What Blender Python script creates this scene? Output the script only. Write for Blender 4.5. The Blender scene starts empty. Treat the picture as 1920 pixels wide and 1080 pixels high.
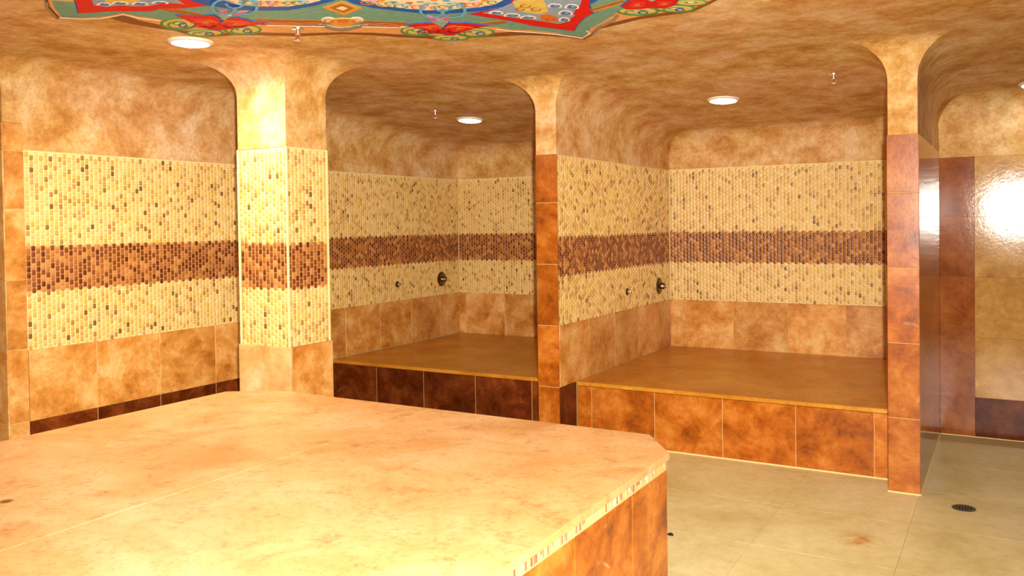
import bpy, bmesh, math, random
from mathutils import Matrix, Vector

random.seed(7)
SC = bpy.context.scene
COL = SC.collection

# ------------------------------------------------------------------ camera
CAM_R = (0.86360763, 0.50397546, -0.01380586)
CAM_U = (0.00215820, 0.02368790, 0.99971707)
CAM_F = (-0.50415991, 0.86339308, -0.01936937)
CAM_H = 1.4795
cd = bpy.data.cameras.new('camera'); cam = bpy.data.objects.new('camera', cd); COL.objects.link(cam)
cam.matrix_world = Matrix(((CAM_R[0], CAM_U[0], -CAM_F[0], 0.0), (CAM_R[1], CAM_U[1], -CAM_F[1], 0.0),
                           (CAM_R[2], CAM_U[2], -CAM_F[2], CAM_H), (0, 0, 0, 1)))
cd.sensor_width = 36.0; cd.lens = 1597.92 / 1920 * 36.0
cd.shift_y = (452.19 - 540) / 1920
cd.clip_start = 0.05
SC.camera = cam

# ------------------------------------------------------------------ world, flash, exposure
w = bpy.data.worlds.new('world'); SC.world = w; w.use_nodes = True
w.node_tree.nodes['Background'].inputs[0].default_value = (1.0, 0.8, 0.55, 1)
w.node_tree.nodes['Background'].inputs[1].default_value = 0.0
# the photographer's flash: a small lamp just above and to the right of the lens
fl = bpy.data.lights.new('camera_flash', 'SPOT'); fo = bpy.data.objects.new('camera_flash', fl); COL.objects.link(fo)
fl.energy = 1560; fl.color = (1.0, 0.95, 0.85); fl.shadow_soft_size = 0.03
fl.spot_size = math.radians(104); fl.spot_blend = 0.95
fo.location = (0.08, 0.03, 1.60)
fo.rotation_euler = Vector((-0.53, 0.83, -0.18)).to_track_quat('-Z', 'Y').to_euler()
SC.view_settings.view_transform = 'Standard'
SC.view_settings.look = 'None'
SC.view_settings.gamma = 1.0
SC.view_settings.use_curve_mapping = False
SC.view_settings.exposure = 0.0

LAMP_COLOR = (1.0, 0.90, 0.72)
LENS_STRENGTH = 14.0

# ------------------------------------------------------------------ dimensions (metres)
XL = -4.778          # left wall
YE = 2.645           # near end of the left wall
YB = 7.12            # back wall of the niches
YR = 6.527           # back wall of the passage on the right
XR, YN, XREC = 2.6, -2.2, -5.9
Z_MT, Z_BT, Z_BB, Z_MB, Z_DK = 1.9386, 1.3968, 1.1342, 0.8087, 0.405
PIL = (-3.8623, -3.4803, 3.4774, 3.8025)
MID = (-2.7133, -2.563, 4.9776, YB)
RGT = (-0.5671, -0.4204, 5.0111, YB)
R_C = 0.19           # cove radius
H0 = 2.43
def HC(y):
    t = y - 4.75
    if t <= 0: return H0
    if t < 0.3: return H0 - 0.085 * t * t / 0.6
    return H0 - 0.085 * (y - 4.9)
BACK = 0.006         # joints lie this far behind the finished wall plane

# ------------------------------------------------------------------ materials
def lin(c):
    return tuple((x / 255 / 12.92 if x <= 10 else ((x / 255 + 0.055) / 1.055) ** 2.4) for x in c) + (1.0,)
class NT:
    def __init__(s, name):
        s.m = bpy.data.materials.new(name); s.m.use_nodes = True; s.t = s.m.node_tree
        s.b = s.t.nodes['Principled BSDF']
    def n(s, typ, **kw):
        nd = s.t.nodes.new(typ)
        for k, v in kw.items():
            if k.startswith('_'): setattr(nd, k[1:], v)
            else: nd.inputs[k.replace('__', ' ')].default_value = v
        return nd
    def l(s, a, b): s.t.links.new(a, b)
    def ramp(s, fac, stops):
        r = s.n('ShaderNodeValToRGB'); e = r.color_ramp.elements
        while len(e) < len(stops): e.new(0.5)
        for el, (p, c) in zip(e, stops): el.position = p; el.color = c
        s.l(fac, r.inputs[0]); return r.outputs[0]
    def coords(s, stretch=(1, 1, 1), rnd=True, world=False):
        if world: src = s.n('ShaderNodeNewGeometry').outputs['Position']
        else: src = s.n('ShaderNodeTexCoord').outputs['Object']
        if rnd:
            oi = s.n('ShaderNodeObjectInfo'); mu = s.n('ShaderNodeMath', _operation='MULTIPLY'); s.l(oi.outputs['Random'], mu.inputs[0]); mu.inputs[1].default_value = 61.0
            cb = s.n('ShaderNodeCombineXYZ'); s.l(mu.outputs[0], cb.inputs[0]); s.l(mu.outputs[0], cb.inputs[1]); s.l(mu.outputs[0], cb.inputs[2])
            ad = s.n('ShaderNodeVectorMath', _operation='ADD'); s.l(src, ad.inputs[0]); s.l(cb.outputs[0], ad.inputs[1]); src = ad.outputs[0]
        mp = s.n('ShaderNodeMapping'); mp.inputs['Scale'].default_value = stretch; s.l(src, mp.inputs[0])
        return mp.outputs[0]
    def noise(s, vec, scale, detail=6, rough=0.6, dist=0.0):
        nd = s.n('ShaderNodeTexNoise', Scale=scale, Detail=detail, Roughness=rough, Distortion=dist); s.l(vec, nd.inputs['Vector']); return nd.outputs[0]
    def mix(s, a, b, fac, mode='MIX'):
        m = s.n('ShaderNodeMix', _data_type='RGBA', _blend_type=mode)
        for sock, v in ((m.inputs[6], a), (m.inputs[7], b), (m.inputs[0], fac)):
            if isinstance(v, (tuple, float, int)): sock.default_value = v
            else: s.l(v, sock)
        return m.outputs[2]
    def rnd_value(s, col, lo, hi):
        oi = s.n('ShaderNodeObjectInfo'); mr = s.n('ShaderNodeMapRange'); s.l(oi.outputs['Random'], mr.inputs[0]); mr.inputs[3].default_value = lo; mr.inputs[4].default_value = hi
        hs = s.n('ShaderNodeHueSaturation'); s.l(mr.outputs[0], hs.inputs['Value']); s.l(col, hs.inputs['Color']); return hs.outputs[0]
    def bump(s, fac, strength, dist=0.01):
        b = s.n('ShaderNodeBump', Strength=strength, Distance=dist); s.l(fac, b.inputs['Height']); s.l(b.outputs[0], s.b.inputs['Normal'])
    def done(s, col, rough, spec=0.5):
        if isinstance(col, tuple): s.b.inputs['Base Color'].default_value = col
        else: s.l(col, s.b.inputs['Base Color'])
        if isinstance(rough, float): s.b.inputs['Roughness'].default_value = rough
        else: s.l(rough, s.b.inputs['Roughness'])
        s.b.inputs['Specular IOR Level'].default_value = spec
        return s.m

def stone(name, dark, mid, light, scale=5.0, stretch=(1, 1, 1), rough=0.3, vary=(0.85, 1.12), vein=None, veinw=0.03, pit=None, spec=0.5, world=False, rnd=True):
    t = NT(name); v = t.coords(stretch, rnd=rnd, world=world)
    n1 = t.noise(v, scale, 10, 0.7, 0.3)
    c = t.ramp(n1, [(0.34, lin(dark)), (0.49, lin(mid)), (0.64, lin(light))])
    n2 = t.noise(v, scale * 7, 5, 0.7)
    c = t.mix(c, t.ramp(n2, [(0.35, (0.62, 0.55, 0.5, 1)), (0.6, (1.1, 1.08, 1.05, 1))]), 0.35, 'MULTIPLY')
    if vein:
        n3 = t.noise(v, scale * 0.4, 3, 0.45, 0.2)
        vm = t.ramp(n3, [(0.5 - veinw, (0, 0, 0, 1)), (0.5, (1, 1, 1, 1)), (0.5 + veinw, (0, 0, 0, 1))])
        n4 = t.noise(v, scale * 0.9, 3, 0.6)
        vm = t.mix(vm, t.ramp(n4, [(0.58, (0, 0, 0, 1)), (0.72, (0.8, 0.8, 0.8, 1))]), 1.0, 'MULTIPLY')
        c = t.mix(c, lin(vein), vm)
    if pit:
        n5 = t.noise(v, scale * 12, 3, 0.6)
        c = t.mix(c, lin(pit), t.ramp(n5, [(0.66, (0, 0, 0, 1)), (0.74, (0.8, 0.8, 0.8, 1))]))
    c = t.rnd_value(c, *vary)
    t.bump(n2, 0.05)
    return t.done(c, rough, spec)

def plaster(name):
    t = NT(name); v = t.coords((1, 1, 1), rnd=False, world=True)
    n0 = t.noise(v, 1.3, 5, 0.6)
    n1 = t.noise(v, 4.2, 12, 0.74, 0.1)
    warm = t.ramp(n1, [(0.34, lin((178, 122, 54))), (0.47, lin((206, 160, 90))), (0.58, lin((224, 190, 130))), (0.70, lin((234, 212, 166)))])
    pink = t.ramp(n1, [(0.34, lin((194, 134, 72))), (0.47, lin((216, 168, 110))), (0.58, lin((230, 196, 152))), (0.70, lin((238, 216, 182)))])
    c = t.mix(warm, pink, t.ramp(n0, [(0.42, (0, 0, 0, 1)), (0.58, (1, 1, 1, 1))]))
    n2 = t.noise(v, 9.0, 10, 0.8)
    c = t.mix(c, t.ramp(n2, [(0.38, (0.58, 0.42, 0.24, 1)), (0.55, (1.04, 1.02, 0.98, 1))]), 0.36, 'MULTIPLY')
    n3 = t.noise(v, 40, 6, 0.8)
    c = t.mix(c, t.ramp(n3, [(0.38, (0.72, 0.64, 0.54, 1)), (0.56, (1.05, 1.05, 1.04, 1))]), 0.5, 'MULTIPLY')
    t.bump(n3, 0.05)
    return t.done(c, 0.62, 0.2)

def plain(name, rgb, rough=0.5, metal=0.0, spec=0.5, grain=0.12):
    t = NT(name); v = t.coords((1, 1, 1))
    n = t.noise(v, 40, 3)
    c = t.mix(lin(rgb), t.ramp(n, [(0.3, (1 - grain,) * 3 + (1,)), (0.7, (1, 1, 1, 1))]), 1.0, 'MULTIPLY')
    t.b.inputs['Metallic'].default_value = metal
    return t.done(c, rough, spec)

def slab_mat(name, tones, spot=None):
    t = NT(name); v = t.coords((1.0, 1.0, 1.0), rnd=False, world=True)
    n1 = t.noise(v, 2.6, 8, 0.6, 0.7)
    c = t.ramp(n1, [(0.30, lin(tones[0])), (0.5, lin(tones[1])), (0.7, lin(tones[2]))])
    n2 = t.noise(v, 11, 9, 0.8, 0.15)
    c = t.mix(c, t.ramp(n2, [(0.36, (0.50, 0.42, 0.30, 1)), (0.47, (1, 1, 1, 1))]), 0.6, 'MULTIPLY')
    n3 = t.noise(v, 45, 5, 0.8)
    c = t.mix(c, t.ramp(n3, [(0.36, (0.66, 0.58, 0.46, 1)), (0.5, (1, 1, 1, 1))]), 0.55, 'MULTIPLY')
    if spot:
        g = t.n('ShaderNodeNewGeometry'); d = t.n('ShaderNodeVectorMath', _operation='DISTANCE'); t.l(g.outputs['Position'], d.inputs[0]); d.inputs[1].default_value = spot
        c = t.mix(c, lin((120, 66, 22)), t.ramp(d.outputs['Value'], [(0.012, (1, 1, 1, 1)), (0.028, (0, 0, 0, 1))]))
    t.bump(n3, 0.04)
    return t.done(c, 0.34, 0.4)

def floor_mat(name):
    t = NT(name); v = t.coords((1, 1, 1), rnd=False, world=True)
    n1 = t.noise(v, 2.0, 8, 0.62, 0.6)
    c = t.ramp(n1, [(0.3, lin((198, 182, 122))), (0.52, lin((215, 202, 147))), (0.72, lin((224, 213, 167)))])
    n2 = t.noise(v, 16, 8, 0.78, 0.1)
    c = t.mix(c, t.ramp(n2, [(0.3, (0.72, 0.68, 0.58, 1)), (0.55, (1.04, 1.03, 1.02, 1))]), 0.6, 'MULTIPLY')
    g = t.n('ShaderNodeNewGeometry')
    nn = t.noise(v, 14, 4, 0.7)
    for p, r0, r1, k in (((-0.60, 4.18, 0), 0.035, 0.12, 0.85), ((-0.27, 3.98, 0), 0.01, 0.06, 0.4)):
        d = t.n('ShaderNodeVectorMath', _operation='DISTANCE'); t.l(g.outputs['Position'], d.inputs[0]); d.inputs[1].default_value = p
        m = t.ramp(d.outputs['Value'], [(r0, (k, k, k, 1)), (r1, (0, 0, 0, 1))])
        m = t.mix(m, t.ramp(nn, [(0.42, (0, 0, 0, 1)), (0.6, (1, 1, 1, 1))]), 1.0, 'MULTIPLY')
        c = t.mix(c, lin((190, 118, 30)), m)
    c = t.rnd_value(c, 0.97, 1.03)
    t.bump(n2, 0.03)
    return t.done(c, 0.42, 0.4)

def mosaic_mat(name):
    t = NT(name); a = t.n('ShaderNodeVertexColor', _layer_name='Col')
    v = t.coords((1, 1, 1)); n = t.noise(v, 90, 3)
    c = t.mix(a.outputs[0], t.ramp(n, [(0.3, (0.8, 0.77, 0.72, 1)), (0.7, (1.03, 1.03, 1.03, 1))]), 0.7, 'MULTIPLY')
    return t.done(c, 0.34, 0.5)

def emit(name, rgb, strength):
    t = NT(name); t.b.inputs['Base Color'].default_value = (0.9, 0.9, 0.9, 1)
    t.b.inputs['Emission Color'].default_value = rgb + (1,); t.b.inputs['Emission Strength'].default_value = strength
    return t.m

M = {}
M['plaster'] = plaster('mottled_plaster')
M['trav'] = stone('golden_travertine', (172, 102, 32), (210, 146, 68), (230, 186, 118), 4.5, rough=0.35, vary=(0.84, 1.08), pit=(232, 196, 140))
M['trav_lit'] = stone('lit_travertine', (206, 150, 84), (226, 178, 112), (238, 206, 150), 4.0, rough=0.35, vary=(0.92, 1.08), pit=(232, 196, 140))  # travertine with the light of the lamp before the pillar put into paler tones
M['rosso'] = stone('orange_brown_marble', (116, 54, 8), (168, 88, 18), (196, 122, 46), 4.5, rough=0.25, vary=(0.85, 1.12), vein=(240, 190, 130), veinw=0.008)
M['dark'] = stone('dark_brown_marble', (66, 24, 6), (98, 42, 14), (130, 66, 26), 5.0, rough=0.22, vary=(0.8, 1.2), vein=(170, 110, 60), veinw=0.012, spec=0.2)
M['polish_dark'] = stone('polished_red_brown_stone', (110, 52, 18), (140, 74, 30), (160, 96, 48), 4.0, rough=0.10, vary=(0.92, 1.08), spec=0.35)
M['polish_light'] = stone('polished_golden_stone', (160, 108, 44), (184, 136, 66), (200, 158, 90), 4.0, rough=0.10, vary=(0.94, 1.06), spec=0.35)
M['grout'] = plain('cream_grout', (226, 186, 122), 0.85, spec=0.1)
M['grout_dark'] = plain('brown_grout', (150, 96, 44), 0.85, spec=0.1)
M['mosaic_grout'] = plain('pale_mosaic_grout', (242, 214, 152), 0.8, spec=0.1)
M['band_grout'] = plain('tan_mosaic_grout', (202, 146, 88), 0.8, spec=0.1)
PALE = ((204, 144, 80), (220, 168, 110), (230, 188, 138))
M['slab'] = slab_mat('golden_slab_stone', PALE)
M['bench_slab'] = slab_mat('shaded_slab_stone', ((182, 114, 24), (198, 132, 34), (212, 154, 56)))  # slab stone with the low light of the niches put into darker tones
M['slab_spot'] = slab_mat('golden_slab_stone_with_knot', PALE, (-2.796, 1.531, 0.61))
M['floor'] = floor_mat('beige_floor_stone')
M['floor_joint'] = plain('sand_floor_joint', (196, 170, 122), 0.8, spec=0.1)
M['mosaic'] = mosaic_mat('glazed_mosaic')
M['chrome'] = plain('chrome', (236, 232, 224), 0.3, 1.0)
M['bronze'] = plain('dark_plated_metal', (120, 104, 78), 0.28, 1.0)
M['steel'] = plain('dull_steel', (120, 114, 92), 0.45, 0.8)
M['black'] = plain('black_void', (14, 12, 10), 0.7)
M['white_enamel'] = plain('white_enamel', (236, 226, 206), 0.4)
M['lens'] = emit('lit_lamp_lens', (1.0, 0.97, 0.88), LENS_STRENGTH)

# ------------------------------------------------------------------ helpers
WL = {None: Vector((0, 0, 0))}        # world position of each (unrotated) parent
def setp(o, **kw):
    for k, v in kw.items():
        if v is not None: o[k] = v
    return o
def empty(name, loc, label, cat, group=None):
    o = bpy.data.objects.new(name, None); COL.objects.link(o); o.location = loc; o.empty_display_size = 0.1
    WL[o] = Vector(loc); return setp(o, label=label, category=cat, group=group)
def link(name, me, mat, parent=None, loc=(0, 0, 0), rot=None):
    """loc is in world space; rot is a 3x3 whose columns are the local axes."""
    o = bpy.data.objects.new(name, me); COL.objects.link(o)
    if mat is not None and not me.materials: me.materials.append(mat)
    l = Vector(loc) - WL[parent]
    mt = Matrix.Translation(l)
    if rot is not None: mt = mt @ rot.to_4x4()
    o.parent = parent; o.matrix_local = mt
    if rot is None: WL[o] = Vector(loc)
    return o
def mesh(name, verts, faces, smooth=None):
    me = bpy.data.meshes.new(name); me.from_pydata([tuple(v) for v in verts], [], faces); me.update()
    if smooth is not None:
        me.polygons.foreach_set('use_smooth', [True] * len(me.polygons)); me.set_sharp_from_angle(angle=math.radians(smooth))
    return me
def box_data(x0, x1, y0, y1, z0, z1, c=0.0):
    """box, with a chamfer c on all edges if c > 0"""
    bm = bmesh.new()
    vs = [bm.verts.new((x, y, z)) for x in (x0, x1) for y in (y0, y1) for z in (z0, z1)]
    for f in ((0, 1, 3, 2), (4, 6, 7, 5), (0, 4, 5, 1), (2, 3, 7, 6), (0, 2, 6, 4), (1, 5, 7, 3)): bm.faces.new([vs[i] for i in f])
    if c > 0: bmesh.ops.bevel(bm, geom=bm.edges[:], offset=c, segments=1, affect='EDGES')
    bmesh.ops.recalc_face_normals(bm, faces=bm.faces[:])
    me = bpy.data.meshes.new('box'); bm.to_mesh(me); bm.free(); return me
def box(name, mat, parent, x0, x1, y0, y1, z0, z1, c=0.0):
    cx, cy, cz = (x0 + x1) / 2, (y0 + y1) / 2, z0
    me = box_data(x0 - cx, x1 - cx, y0 - cy, y1 - cy, 0, z1 - z0, c); me.name = name
    return link(name, me, mat, parent, (cx, cy, cz))
def prism(name, pts, z0, z1, mat, parent, c=0.0):
    cx = sum(p[0] for p in pts) / len(pts); cy = sum(p[1] for p in pts) / len(pts)
    bm = bmesh.new(); lo = [bm.verts.new((p[0] - cx, p[1] - cy, 0)) for p in pts]; hi = [bm.verts.new((p[0] - cx, p[1] - cy, z1 - z0)) for p in pts]
    n = len(pts); bm.faces.new(lo[::-1]); bm.faces.new(hi)
    for i in range(n): bm.faces.new((lo[i], lo[(i + 1) % n], hi[(i + 1) % n], hi[i]))
    bmesh.ops.recalc_face_normals(bm, faces=bm.faces[:])
    if c > 0:
        bm.edges.ensure_lookup_table()
        bmesh.ops.bevel(bm, geom=[e for e in bm.edges if all(v.co.z > z1 - z0 - 1e-6 for v in e.verts)], offset=c, segments=3, affect='EDGES', profile=0.5)
    me = bpy.data.meshes.new(name); bm.to_mesh(me); bm.free()
    return link(name, me, mat, parent, (cx, cy, z0))
def lathe(name, prof, mat, parent, loc, rot=None, n=24, smooth=35):
    """revolve (r, z) points about local z"""
    vs, fs = [], []
    for r, z in prof:
        for i in range(n): a = 2 * math.pi * i / n; vs.append((r * math.cos(a), r * math.sin(a), z))
    for j in range(len(prof) - 1):
        for i in range(n): fs.append((j * n + i, j * n + (i + 1) % n, (j + 1) * n + (i + 1) % n, (j + 1) * n + i))
    if prof[0][0] > 0: fs.append(tuple(range(n))[::-1])
    if prof[-1][0] > 0: fs.append(tuple((len(prof) - 1) * n + i for i in range(n)))
    return link(name, mesh(name, vs, fs, smooth), mat, parent, loc, rot)
def rod(name, p, q, r0, r1, mat, parent, n=12):
    p, q = Vector(p), Vector(q); d = q - p; rot = d.to_track_quat('Z', 'Y').to_matrix()
    return lathe(name, [(r0 * 0.7, -0.001), (r0, 0.001), (r1, d.length - 0.001), (r1 * 0.7, d.length + 0.001)], mat, parent, p, rot, n)

X, Y, Z = Vector((1, 0, 0)), Vector((0, 1, 0)), Vector((0, 0, 1))
class Face:
    """a vertical wall face: axis it lies across ('x' or 'y'), its plane, and the side it looks to"""
    def __init__(s, axis, plane, sign):
        s.axis, s.plane, s.sign = axis, plane, sign
        s.N = (X if axis == 'x' else Y) * sign
        s.V = Z; s.U = s.V.cross(s.N)
        s.rot = Matrix((s.U, s.V, s.N)).transposed()
    def at(s, a, z, off=0.0):
        p = s.plane + s.sign * off
        return Vector((p, a, z)) if s.axis == 'x' else Vector((a, p, z))
TCACHE = {}
def tile(parent, face, a0, a1, z0, z1, mat, t=0.012, name='tile', gap=0.003, off=-BACK):
    wd, ht = abs(a1 - a0) - gap, z1 - z0 - gap
    if wd < 0.008 or ht < 0.008: return None
    k = (round(wd, 3), round(ht, 3), t, mat)
    if k not in TCACHE:
        TCACHE[k] = box_data(-wd / 2, wd / 2, -ht / 2, ht / 2, 0, t, 0.0 if mat.startswith('polish') else 0.0018); TCACHE[k].name = name; TCACHE[k].materials.append(M[mat])
    return link(name, TCACHE[k], None, parent, face.at((a0 + a1) / 2, (z0 + z1) / 2, off), face.rot)
def fill(parent, face, a0, a1, z0, z1, mat, front=0.0035):
    """grout bed that the tiles of one area are set in"""
    w2, h2 = (a1 - a0) / 2, (z1 - z0) / 2
    me = box_data(-w2, w2, -h2, h2, 0, front + BACK + 0.002); me.name = 'grout_bed'
    return link('grout_bed', me, M[mat], parent, face.at((a0 + a1) / 2, (z0 + z1) / 2, -BACK - 0.002), face.rot)
def tiles(parent, face, ajoints, zjoints, mat, grout='grout', **kw):
    if grout: fill(parent, face, ajoints[0] + 0.003, ajoints[-1] - 0.003, zjoints[0] + 0.002, zjoints[-1] - 0.002, grout, 0.0055 if grout == 'grout_dark' else 0.0035)
    for i in range(len(ajoints) - 1):
        for j in range(len(zjoints) - 1):
            m = mat(i, j) if callable(mat) else mat
            tile(parent, face, ajoints[i], ajoints[i + 1], zjoints[j], zjoints[j + 1], m, **kw)

# ---- mosaic of small domed stones in staggered columns
PU, PV = 0.0280, 0.0340
CREAM = [(230, 194, 118), (224, 184, 104), (234, 202, 134), (226, 188, 118), (230, 188, 104), (222, 186, 116)]
TAN = [(208, 162, 84), (202, 154, 88), (216, 174, 78), (210, 172, 74), (206, 156, 94), (192, 144, 74)]
SPOTS = [(170, 122, 60), (150, 106, 52), (178, 128, 70), (164, 138, 66), (128, 92, 46)]
BAND = [(122, 62, 26), (100, 46, 18), (134, 72, 32), (126, 66, 28)]
BANDTAN = [(180, 118, 58), (168, 104, 48), (194, 134, 72), (158, 94, 42)]
def shape(n=8, hw=0.0110, hh=0.0158, h=0.0050):
    out = []
    for s, t, z in ((1.0, 1.0, 0.0), (0.92, 0.97, h * 0.6), (0.45, 0.86, h)):
        for i in range(n):
            a = 2 * math.pi * (i + 0.5) / n
            c, d = math.cos(a), math.sin(a)
            out.append((s * hw * math.copysign(abs(c) ** 0.45, c), t * hh * math.copysign(abs(d) ** 0.45, d), z))
    fs = [(j * n + i, j * n + (i + 1) % n, (j + 1) * n + (i + 1) % n, (j + 1) * n + i) for j in range(2) for i in range(n)]
    fs.append(tuple(2 * n + i for i in range(n)))
    return out, fs
SV, SF = shape()
MCACHE = {}
def mosaic_single(color):
    if color not in MCACHE:
        me = mesh('mosaic_piece', SV, SF, 50); ca = me.color_attributes.new('Col', 'FLOAT_COLOR', 'POINT')
        for d in ca.data: d.color = lin(color)
        me.materials.append(M['mosaic']); MCACHE[color] = me
    return MCACHE[color]
def pick(z, zb, zt):
    q = random.random()
    if zb < z < zt: return random.choice(BAND if q < 0.55 else BANDTAN)
    return random.choice(SPOTS if q < 0.075 else TAN if q < 0.36 else CREAM)
def mosaic(parent, face, a0, a1, z0=Z_MB, z1=Z_MT, singles=0, zb=Z_BB, zt=Z_BT):
    """stones of one wall field; the nearest 'singles' are objects of their own"""
    cells = []
    nu = max(1, int((a1 - a0) / PU)); pu = (a1 - a0) / nu; nv = int((z1 - z0) / PV); pv = (z1 - z0) / nv
    for i in range(nu):
        sh = 0.5 * (i % 2)
        for j in range(nv):
            z = z0 + (j + 0.5 + sh * 1.0 - 0.25) * pv
            if z > z1 - 0.3 * pv: continue
            a = a0 + (i + 0.5) * pu
            cells.append((a, z, pick(z, zb, zt)))
    if singles:
        cells.sort(key=lambda c: (face.at(c[0], c[1]) - Vector((0, 0, CAM_H))).length)
        for a, z, c in cells[:singles]:
            link('mosaic_piece', mosaic_single(c), None, parent, face.at(a, z, -BACK), face.rot)
        cells = cells[singles:]
    vs, fs, cs = [], [], []
    o = WL[parent]; n = len(SV)
    U, V, N = face.U, face.V, face.N
    for k, (a, z, c) in enumerate(cells):
        p = face.at(a, z, -BACK) - o; b = k * n
        for (x, y, h) in SV: vs.append((p.x + U.x * x + N.x * h, p.y + U.y * x + N.y * h, p.z + y))
        for f in SF: fs.append(tuple(b + i for i in f))
        cs.extend(lin(c) * n)
    me = mesh('mosaic_field', vs, fs, 50); ca = me.color_attributes.new('Col', 'FLOAT_COLOR', 'POINT'); ca.data.foreach_set('color', cs)
    ob = link('mosaic_field', me, M['mosaic'], parent, o); ob['kind'] = 'stuff'; ob['label'] = 'small cream and brown glazed mosaic stones'
    return ob
def seq(a, b, anchor, step):
    """joints between a and b on the grid anchor + k*step, ends included"""
    k0 = math.ceil((a - anchor) / step - 1e-6); out = [a]
    k = k0
    while anchor + k * step < b - 0.02:
        v = anchor + k * step
        if v > a + 0.02: out.append(v)
        k += 1
    return out + [b]
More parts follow.
